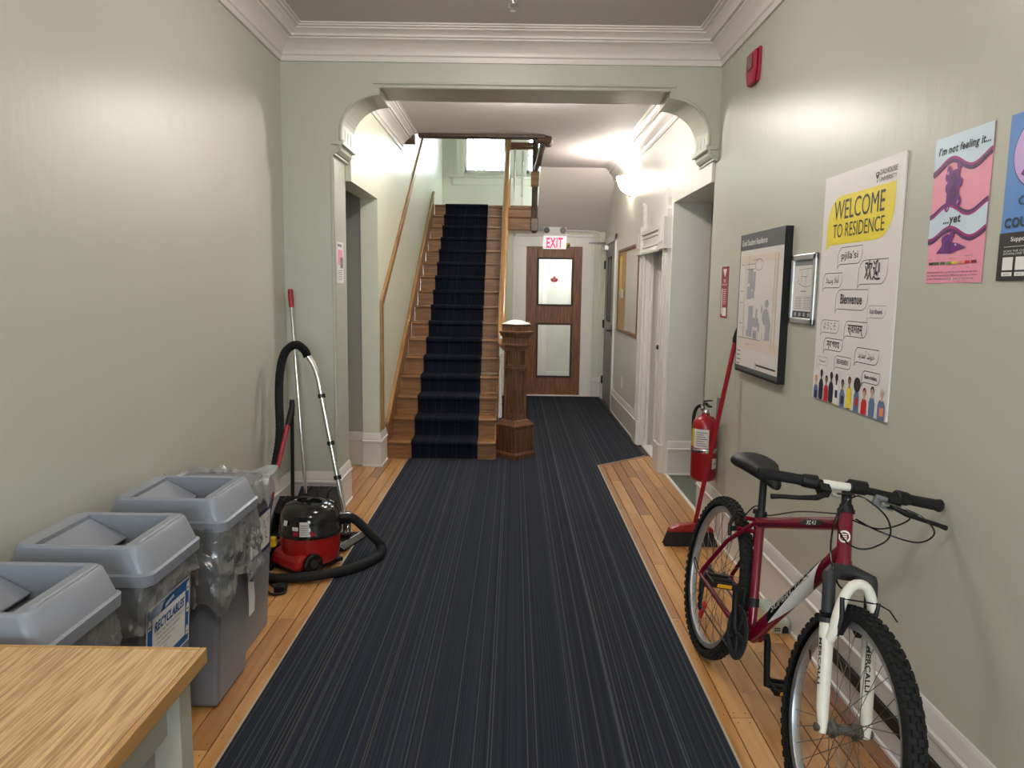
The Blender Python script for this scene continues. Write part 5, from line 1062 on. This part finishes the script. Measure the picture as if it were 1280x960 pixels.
q.text('lettering', 'CHAT', 0.141, 0.232, 'ink_navy', h=0.024, w=0.16, d=0.0014, align='c'); q.text('lettering', 'WITH A', 0.141, 0.258, 'ink_navy', h=0.020, w=0.10, d=0.0014, align='c', bold=.01); q.text('lettering', 'COUNSELLOR', 0.141, 0.285, 'ink', h=0.024, w=0.25, d=0.0014, bold=0.03, align='c')
q.text('lettering', 'Support is a call away', 0.141, 0.320, 'white_print', h=0.011, w=0.19, d=0.0012, bold=0.02, align='c')
q.rect('printed_footer', 0.022, 0.333, W - 0.022, 0.3342, 'white_print', 0.0012)
for i, s in enumerate(('SCAN THE CODES TO', 'DOWNLOAD THE APP')): q.text('lettering', s, 0.022, 0.347 + 0.007 * i, 'white_print', h=0.0052, w=0.12, d=0.0012)
for i in range(2):
    q.rect('printed_footer', 0.022 + 0.05 * i, 0.360, 0.062 + 0.05 * i, 0.393, 'white_print', 0.0012); q.rect('printed_footer', 0.022 + 0.05 * i, 0.398, 0.062 + 0.05 * i, 0.408, 'white_print', 0.0012)
    q.text('lettering', 'App Store' if i == 0 else 'Get it on', 0.030 + 0.05 * i, 0.405, 'ink', h=0.004, d=0.0018)
q.done(bp_)

# ================================================================ BICYCLE (local: x forward, y rider's left, z up)
bk = thing('bicycle', 'dark red mountain bike with white fork leaning on the right wall', 'bicycle', (0.80, 2.95, 0.0))
_hd, _ln = 0.047, 0.164
_f = Vector((math.sin(_hd), -math.cos(_hd), 0)); _l = Vector((0, 0, 1)).cross(_f)
_u = Vector((0, 0, 1)) * math.cos(_ln) + _l * math.sin(_ln); _s = _l * math.cos(_ln) - Vector((0, 0, 1)) * math.sin(_ln)
bk.matrix_world = Matrix(((_f.x, _s.x, _u.x, 0.80), (_f.y, _s.y, _u.y, 2.95), (_f.z, _s.z, _u.z, 0.003), (0, 0, 0, 1)))
ORG[bk.name] = V(0, 0, 0)
BL, RH = 1.087, 0.333
def hx(z): return BL - 0.038 - 0.364 * (z - 0.319)
AX = Vector((-0.342, 0, 0.94)).normalized()
BB = V(0.43, 0, 0.285); ST = V(0.293, 0, 0.685)
HT0, HT1 = V(hx(0.733), 0, 0.733), V(hx(0.873), 0, 0.873)
# frame
fr = MB().tube([BB, ST], 0.0165, 14).build('frame', 'frame_red', bk, smooth=60)
MB().tube([ST - V(0, 0, .025), V(hx(0.842), 0, 0.842)], 0.0205, 14).build('top_tube', 'frame_red', fr, smooth=60)
DT0, DT1 = V(hx(0.768), 0, 0.768), BB + V(0.012, 0, 0.0)
MB().tube([DT0, DT1], 0.026, 16, flat=0.85).build('down_tube', 'frame_red', fr, smooth=60)
MB().tube([HT0, HT1], 0.0205, 16).tube([HT0 - AX * .002, HT0 + AX * .012], 0.0235, 16).build('head_tube', 'frame_red', fr, smooth=60)
MB().cyl(BB + V(0, -0.036, 0), BB + V(0, 0.036, 0), 0.023, 16).build('bottom_bracket_shell', 'frame_red', fr, smooth=40)
for s in (-1, 1):
    MB().tube([ST + V(-.006, s * .014, -.03), V(0.16, s * .050, 0.535), V(0.006, s * .064, RH + .02), V(0, s * .065, RH)], 0.0085, 10).build('seat_stay', 'frame_red', fr, smooth=60)
    MB().tube([BB + V(-.02, s * .022, 0), V(0.30, s * .045, 0.296), V(0.02, s * .064, RH - .006), V(0, s * .065, RH)], 0.0105, 10).build('chain_stay', 'frame_red', fr, smooth=60)
MB().tube([V(0.235, -.032, 0.655), V(0.235, .032, 0.655)], 0.008, 8).tube([V(.20, -.04, .60), V(.2, .04, .6)], 0.009, 8).build('stay_bridge', 'frame_red', fr)
# decals on the drive side of the down tube
dd = (DT1 - DT0); dl = dd.length; du = dd.normalized(); dv = du.cross(V(0, 1, 0)).normalized()
if dv.z < 0: dv = -dv
def tube_decal(name, pts, m, r0=0.0272, fl=0.85, par=fr):
    """pts = (distance along tube from the head, angle in degrees off the drive side, + is up)"""
    vs = []
    for a, g in pts:
        th = math.radians(g); vs.append(DT0 + du * a + V(0, -1, 0) * math.cos(th) * r0 * (fl if False else 1) * 0.90 + dv * math.sin(th) * r0)
    return vs
def decal_grid(name, lo, hi, m, r=0.0270, n=24, k=8):
    """band between two angle functions lo(t), hi(t), t in 0..1 along the tube"""
    vs = []
    for i in range(n + 1):
        t = i / n
        for j in range(k + 1):
            g = math.radians(lo(t) + (hi(t) - lo(t)) * j / k)
            vs.append(DT0 + du * (0.09 + 0.40 * t) + V(0, -1, 0) * math.cos(g) * r * 0.94 + dv * math.sin(g) * r)
    return MB().add(vs, [(i * (k + 1) + j, i * (k + 1) + j + 1, (i + 1) * (k + 1) + j + 1, (i + 1) * (k + 1) + j) for i in range(n) for j in range(k)]).build(name, m, fr, smooth=60)
def lerp(a, b, t): return a + (b - a) * max(0.0, min(1.0, t))
def edge_(t): return lerp(25, -45, t)
decal_grid('black_decal', edge_, lambda t: lerp(30, 75, t * 4) if t < 0.88 else lerp(75, edge_(t) + 4, (t - 0.88) * 8), 'gloss_black', 0.0273)
decal_grid('white_decal', lambda t: lerp(20, -112, t * 3.0) if t < 0.5 else lerp(-112, -50, (t - 0.5) / 0.5), lambda t: edge_(t) + 1, 'white_print', 0.0270)
g40 = math.radians(8); tn = V(0, -1, 0) * math.cos(g40) + dv * math.sin(g40); tv_ = dv * math.cos(g40) + V(0, 1, 0) * math.sin(g40)
tp = Panel(DT0 + du * 0.455 + tn * 0.0268, -du, tv_, tn)
tp.text('lettering', 'SUPERCYCLE', 0.015, 0.011, 'white_print', h=0.021, w=0.28, d=0.0006, bold=0.035, shear=0.2)
tp.text('lettering', 'SUPERCYCLE', 0.015, 0.011, 'ink', h=0.021, w=0.28, d=0.0012, bold=-0.012, shear=0.2)
TT0, TT1 = ST - V(0, 0, .025), V(hx(0.842), 0, 0.842); tu = (TT1 - TT0).normalized(); tw_ = V(-tu.z, 0, tu.x)
tt = Panel(TT0 + tu * 0.36 + V(0, -0.0205, 0) + tw_ * 0.012, tu, tw_, V(0, -1, 0))
tt.poly('top_tube_decal', [(-0.02, 0.012), (0.05, 0.001), (0.12, 0.004), (0.16, 0.012), (0.12, 0.021), (0.05, 0.023)], 'gloss_black', 0.0008); tt.text('lettering', 'XC 4.5', 0.042, 0.018, 'white_print', h=0.0125, w=0.06, d=0.0016, bold=0.03, shear=0.2)
tp.done(fr); tt.done(fr)
# toothed head badge wrapped on the front of the head tube
hb = MB(); vs = []; R = 0.0212; hc_ = HT0.lerp(HT1, 0.52); fw_ = AX.cross(V(0, 1, 0)).normalized(); fw_ = fw_ if fw_.x > 0 else -fw_
n = 40
def badge_pt(rr, a, lift=0.0):
    sx_, sz_ = rr * math.cos(a), rr * math.sin(a); g = -0.55 + sx_ / R; return hc_ + AX * sz_ + fw_ * math.cos(g) * (R + lift) + V(0, 1, 0) * math.sin(g) * (R + lift)
for i in range(n): vs += [badge_pt(0.0165 if i % 2 else 0.0185, 2 * PI * i / n), badge_pt(0.0125, 2 * PI * i / n)]
hb.use('white_print').add(vs, [(2 * i, 2 * ((i + 1) % n), 2 * ((i + 1) % n) + 1, 2 * i + 1) for i in range(n)])
for z in (-0.006, 0.0, 0.006): hb.add([badge_pt(math.hypot(x, zz), math.atan2(zz, x), 0.0003) for x, zz in ((-.007, z - .0016), (.007, z - .0016), (.007, z + .0016), (-.007, z + .0016))], [(0, 1, 2, 3)])
hb.build('head_badge', None, fr)
# seat post and saddle
sd = MB().tube([ST - V(-.01, 0, .03), V(0.243, 0, 0.83)], 0.0135, 12).build('seat_post', 'black', bk, smooth=60)
MB().tube([ST - V(0, 0, .004), ST + V(-.006, 0, .018)], 0.0215, 14).box(ST.x - .05, -.012, ST.z, ST.x - .01, .012, ST.z + .014).build('seat_clamp', 'black', sd, smooth=40)
sections = ((0.086, 0.066, 0.842, 0.030), (0.090, 0.080, 0.843, 0.039), (0.100, 0.086, 0.845, 0.042), (0.125, 0.086, 0.850, 0.040), (0.17, 0.085, 0.849, 0.041), (0.22, 0.064, 0.843, 0.038), (0.27, 0.040, 0.836, 0.034), (0.32, 0.029, 0.830, 0.029), (0.352, 0.023, 0.824, 0.024), (0.370, 0.014, 0.819, 0.015))
sv = []; n = 16
for x, hw, zc, hh in sections:
    for j in range(n):
        a = 2 * PI * j / n; sv.append((x, hw * math.cos(a), zc + hh * (math.sin(a) if math.sin(a) > 0 else 0.8 * math.sin(a))))
MB().add(sv, [(i * n + j, i * n + (j + 1) % n, (i + 1) * n + (j + 1) % n, (i + 1) * n + j) for i in range(len(sections) - 1) for j in range(n)] + [tuple(range(n)), tuple(range((len(sections) - 1) * n, len(sections) * n))]).build('saddle', 'black', bk, smooth=70)
for s in (-1, 1): MB().tube([V(.12, s * .03, .83), V(.20, s * .022, .822), V(.28, s * .022, .822), V(.35, s * .01, .83)], 0.0035, 6).build('saddle_rail', 'steel_dark', bk)
# wheels
def wheel(name, cx, lb=None):
    w = bpy.data.objects.new(name, None); COL.objects.link(w); w.parent = bk; w.location = (cx, 0, RH); ORG[w.name] = V(0, 0, 0)
    prof = []
    for i in range(15):
        a = PI * 1.22 * (i / 14) - PI * 0.11; prof.append((0.303 + 0.0235 * math.sin(a), 0.0245 * math.cos(a)))
    ty = MB().lathe(prof, (0, 0, 0), (0, 1, 0), 64, caps=False)
    for i in range(64):
        a = 2 * PI * i / 64
        for off, r0, ww, hh, tw in ((0.0, 0.3255, 0.0065, 0.006, 0.0), (0.0125, 0.323, 0.0045, 0.0055, 0.5), (-0.0125, 0.323, 0.0045, 0.0055, 0.5), (0.021, 0.3135, 0.004, 0.006, 0.0), (-0.021, 0.3135, 0.004, 0.006, 0.0)):
            b = a + tw * 2 * PI / 64; rd = V(math.cos(b), 0, math.sin(b)); tg = V(-math.sin(b), 0, math.cos(b))
            ty.obox(rd * r0 + V(0, off, 0), tg * 0.0085, V(0, ww, 0), rd * hh)
    ty.build('tyre', 'rubber', w, smooth=35)
    MB().lathe([(0.290, -0.012), (0.285, -0.0135), (0.270, -0.012), (0.265, 0.0), (0.270, 0.012), (0.285, 0.0135), (0.290, 0.012), (0.290, -0.012)], (0, 0, 0), (0, 1, 0), 64, caps=False).build('rim', 'rim_alu', w, smooth=50)
    sp_ = MB()
    for i in range(36):
        s = 1 if i % 2 else -1; a = 2 * PI * i / 36; b = a + (1 if (i // 2) % 2 else -1) * 1.15
        sp_.tube([V(0.021 * math.cos(b), s * 0.030, 0.021 * math.sin(b)), V(0.268 * math.cos(a), s * 0.003, 0.268 * math.sin(a))], 0.0011, 4, caps=False)
    sp_.build('spokes', 'steel_dark', w, kind='stuff')
    MB().lathe([(0.006, -0.066), (0.010, -0.062), (0.010, -0.052), (0.017, -0.048), (0.017, -0.040), (0.024, -0.034), (0.024, -0.030), (0.014, -0.024), (0.012, 0.0), (0.014, 0.024), (0.024, 0.030), (0.024, 0.034), (0.017, 0.040), (0.017, 0.048), (0.010, 0.052), (0.010, 0.062), (0.006, 0.066)], (0, 0, 0), (0, 1, 0), 16).build('hub', 'steel_dark', w, smooth=40)
    return w
fwh = wheel('front_wheel', BL); rwh = wheel('rear_wheel', 0.0)
def spoke_reflector(w, a, r, m):
    rd = V(math.cos(a), 0, math.sin(a)); tg = V(-math.sin(a), 0, math.cos(a)); MB().obox(rd * r, rd * 0.038, V(0, 0.007, 0), tg * 0.014).build('wheel_reflector', m, w, bevel=0.004)
spoke_reflector(fwh, math.radians(-72 + 0), 0.205, 'amber'); spoke_reflector(rwh, math.radians(250), 0.19, 'flag_red')
MB().cyl((math.cos(2.75) * .268, -.004, math.sin(2.75) * .268), (math.cos(2.75) * .235, -.014, math.sin(2.75) * .235), 0.0035, 6).build('valve', 'black', fwh)
# fork
FA = V(BL, 0, RH)
def leg(s, t, out=0.062): return FA + V(0, s * out, 0) + AX * t
fk = MB().tube([leg(-1, 0.385) + V(-.004, 0, 0), leg(-1, 0.40), FA + AX * 0.405 + V(-.036, -0.03, 0), FA + AX * 0.408 + V(-.038, 0, 0), FA + AX * 0.405 + V(-.036, 0.03, 0), leg(1, 0.40), leg(1, 0.385) + V(-.004, 0, 0)], [0.019, 0.021, 0.022, 0.026, 0.022, 0.021, 0.019], 14).tube([HT0 - AX * 0.035, HT0 - AX * 0.001], 0.024, 14).build('fork_crown', 'dark_grey', bk, smooth=60)
for s in (-1, 1):
    MB().tube([leg(s, 0.30), leg(s, 0.398), leg(s, 0.412)], [0.0175, 0.0175, 0.014], 14).tube([leg(s, 0.272), leg(s, 0.285)], 0.0225, 14).build('stanchion', 'dark_grey', fk, smooth=50)
    lw = MB().tube([leg(s, -0.012) + V(.004, 0, 0), leg(s, 0.02) + V(.004, 0, 0), leg(s, 0.05), leg(s, 0.15), leg(s, 0.275)], [0.010, 0.014, 0.0165, 0.0185, 0.020], 14).build('fork_lower', 'fork_white', fk, smooth=60)
    lp_ = Panel(leg(s, 0.235) + V(0.012, -0.016 - 0.001, 0) if s < 0 else leg(s, 0.235) + V(0.0195, -0.010, 0), -AX, V(0.94, 0, 0.342) if s < 0 else V(0, 1, 0.0), (V(0.3, -1, 0) if s < 0 else V(1, 0, .3)).normalized())
    lp_.text('lettering', 'MERCALLI', 0, 0.010, 'ink', h=0.014, w=0.12, d=0.004, bold=0.03); lp_.done(lw)
    MB().lathe([(0.011, 0), (0.011, 0.012), (0.005, 0.016)], leg(s, 0.0, 0.068), (0, s, 0), 10).build('axle_nut', 'steel_dark', fk, smooth=40)
MB().tube([leg(-1, 0.235) + V(0.014, .002, 0)] + bez(leg(-1, 0.26) + V(.028, .006, 0), leg(-1, 0.36) + V(.045, .012, 0), leg(-1, 0.405, .03) + V(.052, 0, 0), leg(-1, 0.405, 0.0) + V(.052, 0, 0), 8) + bez(leg(1, 0.405, 0.0) + V(.052, .004, 0), leg(1, 0.405, .03) + V(.052, 0, 0), leg(1, 0.36) + V(.045, -.012, 0), leg(1, 0.26) + V(.028, -.006, 0), 8) + [leg(1, 0.235) + V(0.014, -.002, 0)], 0.0145, 12).build('fork_brace', 'fork_white', fk, smooth=60)
# front brake arms and cable hanger
for s in (-1, 1):
    MB().tube([leg(s, 0.255, .052) + V(.030, 0, 0), leg(s, 0.31, .046) + V(.05, 0, 0), leg(s, 0.365, .052) + V(.058, 0, 0)], [0.010, 0.008, 0.006], 8).obox(leg(s, 0.285, .026) + V(.02, 0, 0), V(.012, 0, .030), V(0, .008, 0), V(.012, 0, -.006)).build('front_brake_arm', 'black', fk, smooth=40)
MB().tube([leg(-1, 0.362, .052) + V(.058, 0, 0), leg(1, 0.362, .052) + V(.058, 0, 0), leg(1, 0.355, .075) + V(.075, 0, 0), leg(1, 0.33, .095) + V(.08, 0, 0)], 0.0022, 6).build('brake_wire', 'black', fk)
# stem, bar, grips, levers
BC = V(hx(.95) + 0.055, 0, 0.958)
stm = MB().tube([HT1 + AX * 0.018, V(hx(.945), 0, .945)], 0.0145, 14).tube([V(hx(.945), 0, .945), BC], 0.0165, 12).cyl(BC - V(0, .024, 0), BC + V(0, .024, 0), 0.0205, 14).build('stem', 'black', bk, smooth=50)
MB().tube([HT1 - AX * 0.002, HT1 + AX * 0.010], 0.0245, 16).tube([HT1 + AX * 0.010, HT1 + AX * 0.024], [0.021, 0.018], 16).build('headset', 'black', stm, smooth=40)
def bar(y): return BC + V(-0.12 * max(0, abs(y) - .10), y, -0.004 - 0.05 * max(0, y) - 0.02 * max(0, -y))
hbr = MB().tube([bar(y) for y in (-.285, -.2, -.12, -.09, -.05, 0, .05, .09, .12, .2, .272)], 0.0112, 12).build('handlebar', 'black', bk, smooth=60)
MB().tube([bar(y) for y in (-.105, -.08, -.05, -.02, -0.004)], 0.0122, 12).build('worn_bar_sleeve', 'fork_white', hbr, smooth=50)
for s in (-1, 1):
    e = 0.285 if s < 0 else 0.272
    MB().tube([bar(s * .165), bar(s * .172), bar(s * (e - .015)), bar(s * (e - .004)), bar(s * e)], [0.0165, 0.0155, 0.0165, 0.0195, 0.016], 14).build('grip', 'rubber', hbr, smooth=50)
    MB().tube([bar(s * .118), bar(s * .122), bar(s * .155), bar(s * .163)], [0.017, 0.0215, 0.020, 0.017], 14).build('twist_shifter', 'black', hbr, smooth=40)
    lv_ = MB().obox(bar(s * .105) + V(.012, 0, -.012), V(.018, 0, -.010), V(0, .016, 0), V(.006, 0, .012)).tube([bar(s * .10) + V(.025, 0, -.022), bar(s * .135) + V(.050, 0, -.034), bar(s * .185) + V(.060, 0, -.040), bar(s * .235) + V(.058, 0, -.046), bar(s * .262) + V(.060, 0, -.050)], [0.010, 0.0085, 0.0065, 0.0065, 0.0078], 10).build('brake_lever', 'black', hbr, smooth=50)
    MB().cyl(bar(s * .085) + V(.03, 0, -.022), bar(s * .062) + V(.034, 0, -.024), 0.0055, 8).build('barrel_adjuster', 'alu', lv_, smooth=40)
MB().obox(BC + V(.005, .085, -.030), V(.008, 0, -.002), V(0, .032, -.004), V(.004, 0, .018)).build('front_reflector', 'mid_grey', hbr, bevel=0.004)
# control cables
for pts in ([(BC.x + .03, -.07, .936), (BC.x + .07, -.02, .945), (BC.x + .09, .05, .905), (BC.x + .08, .078, .845), (BC.x + .05, .04, .795), (BC.x + .04, -.01, .80), (BC.x + .03, -.045, .84), (BC.x + .05, -.06, .90), (BC.x + .06, -.05, .93), (BC.x + .05, -.02, .945)],
            [(BC.x + .05, -.055, .93), (BC.x + .06, -.075, .86), (BC.x + .055, -.065, .78), (BC.x + .075, -.05, .72), (BC.x + .085, -.03, .685), (BC.x + .09, 0, .68)],
            [(BC.x + .02, .06, .935), (BC.x + .09, .14, .925), (BC.x + .10, .19, .885), (BC.x + .08, .16, .845), (BC.x + .04, .07, .85), (BC.x - .02, .03, .86)],
            [(BC.x + .02, .12, .92), (BC.x + .07, .13, .905), (BC.x + .05, .07, .86), (BC.x - .01, .028, .855), (hx(.842) - .05, .012, .86)]):
    MB().tube(spline(pts, 8), 0.0026, 6).build('control_cable', 'gloss_black', bk, smooth=60)
MB().tube(spline([(hx(.842) - .06, .006, .855), (0.55, .008, .785), (ST.x + .03, .008, .70), (ST.x - .03, -.01, .715), (.2, -.015, .665), (.17, -.03, .60)], 6), 0.0026, 6).build('control_cable', 'gloss_black', bk, smooth=60)
# drivetrain
ck_ = MB(); teeth = []
for i in range(88):
    a = 2 * PI * i / 88; r = 0.088 if i % 2 else 0.083; teeth.append((r * math.cos(a), r * math.sin(a)))
crk = ck_.prism(teeth, lambda a, b, c: (BB.x + a, c, BB.z + b), -0.050, -0.0465).build('chainring', 'black', bk)
MB().lathe([(0.070, -0.045), (0.072, -0.042), (0.060, -0.042), (0.060, -0.045), (0.070, -0.045)], (BB.x, 0, BB.z), (0, 1, 0), 32, caps=False).lathe([(0.094, -0.054), (0.094, -0.051), (0.066, -0.051), (0.066, -0.054), (0.094, -0.054)], (BB.x, 0, BB.z), (0, 1, 0), 32, caps=False).build('chain_guard', 'dark_grey', crk, smooth=40)
for k in range(5):
    a = 2 * PI * k / 5; MB().obox(V(BB.x + .035 * math.cos(a), -.053, BB.z + .035 * math.sin(a)), V(math.cos(a), 0, math.sin(a)) * .033, V(0, .003, 0), V(-math.sin(a), 0, math.cos(a)) * .007).build('spider_arm', 'dark_grey', crk)
def crank(s, a):
    d = V(math.cos(a), 0, math.sin(a)); y0 = s * 0.058; e = BB + d * 0.168 + V(0, s * 0.082, 0)
    c = MB().tube([BB + V(0, s * .03, 0), BB + V(0, y0, 0), BB + d * .02 + V(0, y0 + s * .006, 0), BB + d * .155 + V(0, s * .078, 0), e], [0.016, 0.016, 0.0125, 0.0105, 0.0125], 10).build('crank_arm', 'black', bk, smooth=50)
    p = e + V(0, s * .055, 0)
    pd = MB().cyl(e, p + V(0, s * .04, 0), 0.008, 8).obox(p + V(.040, 0, 0), V(.005, 0, 0), V(0, .045, 0), V(0, 0, .011)).obox(p - V(.040, 0, 0), V(.005, 0, 0), V(0, .045, 0), V(0, 0, .011)).obox(p + V(0, .04, 0), V(.04, 0, 0), V(0, .004, 0), V(0, 0, .010)).obox(p - V(0, .04, 0), V(.04, 0, 0), V(0, .004, 0), V(0, 0, .010)).cyl(p - V(0, .04, 0), p + V(0, .04, 0), 0.013, 10).build('pedal', 'black', c, bevel=0.002)
    for q_ in (-1, 1): MB().box(p.x + q_ * .0455 - .0015, p.y - .026, p.z - .006, p.x + q_ * .0455 + .0015, p.y + .026, p.z + .006).build('pedal_reflector', 'amber', c)
crank(-1, math.radians(103)); crank(1, math.radians(-77))
for r, y in ((0.052, -.040), (0.044, -.036), (0.037, -.032), (0.031, -.028)):
    MB().lathe([(r, y), (r, y + .0022)], (0, 0, RH), (0, 1, 0), 28).build('sprocket', 'steel_dark', bk)
MB().tube([V(0.02, -.045, RH + .042), V(BB.x, -.049, BB.z + .084)], 0.0042, 4).tube([V(BB.x + .01, -.049, BB.z - .084), V(0.02, -.046, RH - .125), V(-.02, -.046, RH - .115), V(-.005, -.045, RH - .06), V(-.03, -.045, RH - .03)], 0.0042, 4).build('chain', 'black', bk)
MB().obox(V(0.0, -.052, RH - .045), V(.012, 0, -.030), V(0, .006, 0), V(.016, 0, .006)).obox(V(0.012, -.048, RH - .095), V(.008, 0, -.045), V(0, .004, 0), V(.014, 0, .004)).lathe([(0.019, -0.050), (0.019, -0.044)], (0.0, 0, RH - .055), (0, 1, 0), 14).lathe([(0.019, -0.050), (0.019, -0.044)], (0.018, 0, RH - .130), (0, 1, 0), 14).build('rear_derailleur', 'black', bk, bevel=0.003)
MB().tube(spline([(0.30, -.05, .31), (.12, -.068, .325), (-.05, -.075, .34), (-.09, -.072, .37), (-.03, -.066, .34)], 8), 0.0025, 6).build('derailleur_cable', 'black', bk)
MB().obox(V(ST.x + .065, -.030, .40), V(.020, 0, .004), V(0, .004, 0), V(.004, 0, -.024)).cyl(V(.385, 0, .405), V(.395, 0, .375), 0.021, 14).build('front_derailleur', 'black', bk, bevel=0.002)
for s in (-1, 1): MB().tube([V(.170, s * .05, .560), V(.155, s * .052, .60), V(.160, s * .04, .660), V(.175, s * .02, .668)], [0.008, 0.008, 0.006, 0.004], 8).obox(V(.148, s * .028, .585), V(.026, 0, .010), V(0, .006, 0), V(-.003, 0, .008)).build('rear_brake_arm', 'black', bk, smooth=40)

# ---- lamps
def lamp(name, loc, watts, color, size=0.1, kind='POINT'):
    l = bpy.data.lights.new(name, kind); l.energy = watts; l.color = color
    if kind == 'POINT': l.shadow_soft_size = size
    o = bpy.data.objects.new(name, l); COL.objects.link(o); o.location = loc; return o
for y, where in ((3.2, 'nearer the arch'), (0.6, 'nearer the entrance window')):
    t = thing('ceiling_lamp', 'round glass ceiling lamp over the hall, ' + where, 'ceiling lamp', (-0.1, y, ZC), 'hall ceiling lamps')
    MB().lathe([(0.17, 0), (0.175, -0.02), (0.165, -0.03), (0.0, -0.03)], (-0.1, y, ZC), n=28).build('lamp_base', 'alu', t, smooth=40)
    MB().lathe([(0.155, -0.03), (0.150, -0.07), (0.11, -0.11), (0.05, -0.13), (0, -0.133)], (-0.1, y, ZC), n=28).build('lamp_shade', 'ceiling_lamp_glass', t, smooth=60)
    l = bpy.data.lights.new('ceiling_lamp_light', 'POINT'); l.energy = LAMP_MAIN * (0.62 if y > 2 else 1.0); l.color = WARM; l.shadow_soft_size = 0.15
    o = bpy.data.objects.new('ceiling_lamp_light', l); COL.objects.link(o); o.location = (-0.1, y, ZC - 0.145)
t = thing('ceiling_lamp', 'added unseen fill lamp on the passage ceiling just behind the arch', 'ceiling lamp', (0.1, 5.7, ZP))  # hidden lamp added to brighten the passage
MB().lathe([(0.14, 0), (0.145, -0.015), (0.135, -0.025), (0.0, -0.025)], (0.1, 5.7, ZP), n=28).build('lamp_base', 'alu', t, smooth=40)
MB().lathe([(0.13, -0.025), (0.125, -0.05), (0.09, -0.075), (0.04, -0.088), (0, -0.09)], (0.1, 5.7, ZP), n=28).build('lamp_shade', 'ceiling_lamp_glass', t, smooth=60)
l = bpy.data.lights.new('passage_fill_light', 'POINT'); l.energy = FILL_PASSAGE; l.color = WARM; l.shadow_soft_size = 0.08
o = bpy.data.objects.new('passage_fill_light', l); COL.objects.link(o); o.location = (0.1, 5.7, ZP - 0.10)
sc = thing('wall_sconce', 'glowing white half-bowl glass sconce high on the right passage wall', 'lamp', (PR, 8.2, 2.55))
MB().lathe([(0.012, 0), (0.05, 0.012), (0.105, 0.05), (0.140, 0.11), (0.155, 0.17), (0.160, 0.19), (0.152, 0.19), (0.146, 0.17), (0.130, 0.11), (0.098, 0.056), (0.045, 0.02), (0.0, 0.016)], (PR - 0.006, 8.2, 2.53), n=20, a0=PI / 2, a1=PI * 1.5, xdir=(1, 0, 0)).build('glass_bowl', 'lamp_glass', sc, smooth=60)
MB().box(PR - 0.006, 8.14, 2.55, PR, 8.26, 2.70).build('back_plate', 'brass', sc, bevel=0.003)
MB().lathe([(0.0, -0.02), (0.012, -0.014), (0.014, 0.0), (0.006, 0.012)], (PR - 0.012, 8.2, 2.53), n=10).tube([(PR - 0.168, 8.2, 2.715), (PR - 0.165, 8.2, 2.69), (PR - 0.135, 8.2, 2.61), (PR - 0.06, 8.2, 2.54), (PR - 0.01, 8.2, 2.53)], 0.006, 6).build('brass_strap', 'brass', sc, smooth=50)
lamp('wall_sconce_light', (PR - 0.085, 8.2, 2.69), LAMP_SCONCE, WARM, 0.06)
vl = thing('vestibule_fill_lamp', 'added unseen fill lamp in the vestibule behind the glazed door', 'ceiling lamp', (0.6, 11.0, 2.3))  # added to brighten the room seen through the door glass
struct('ceiling_vestibule', MB().box(-0.1, 10.56, 2.3, 1.3, 11.5, 2.4), 'white_paint')
MB().lathe([(0.12, 0), (0.115, -0.04), (0.06, -0.08), (0, -0.085)], (0.6, 11.0, 2.3), n=20).build('lamp_shade', 'ceiling_lamp_glass', vl, smooth=60)
lamp('vestibule_fill_light', (0.6, 11.0, 2.12), FILL_VESTIBULE, (.97, .98, 1), 0.08)
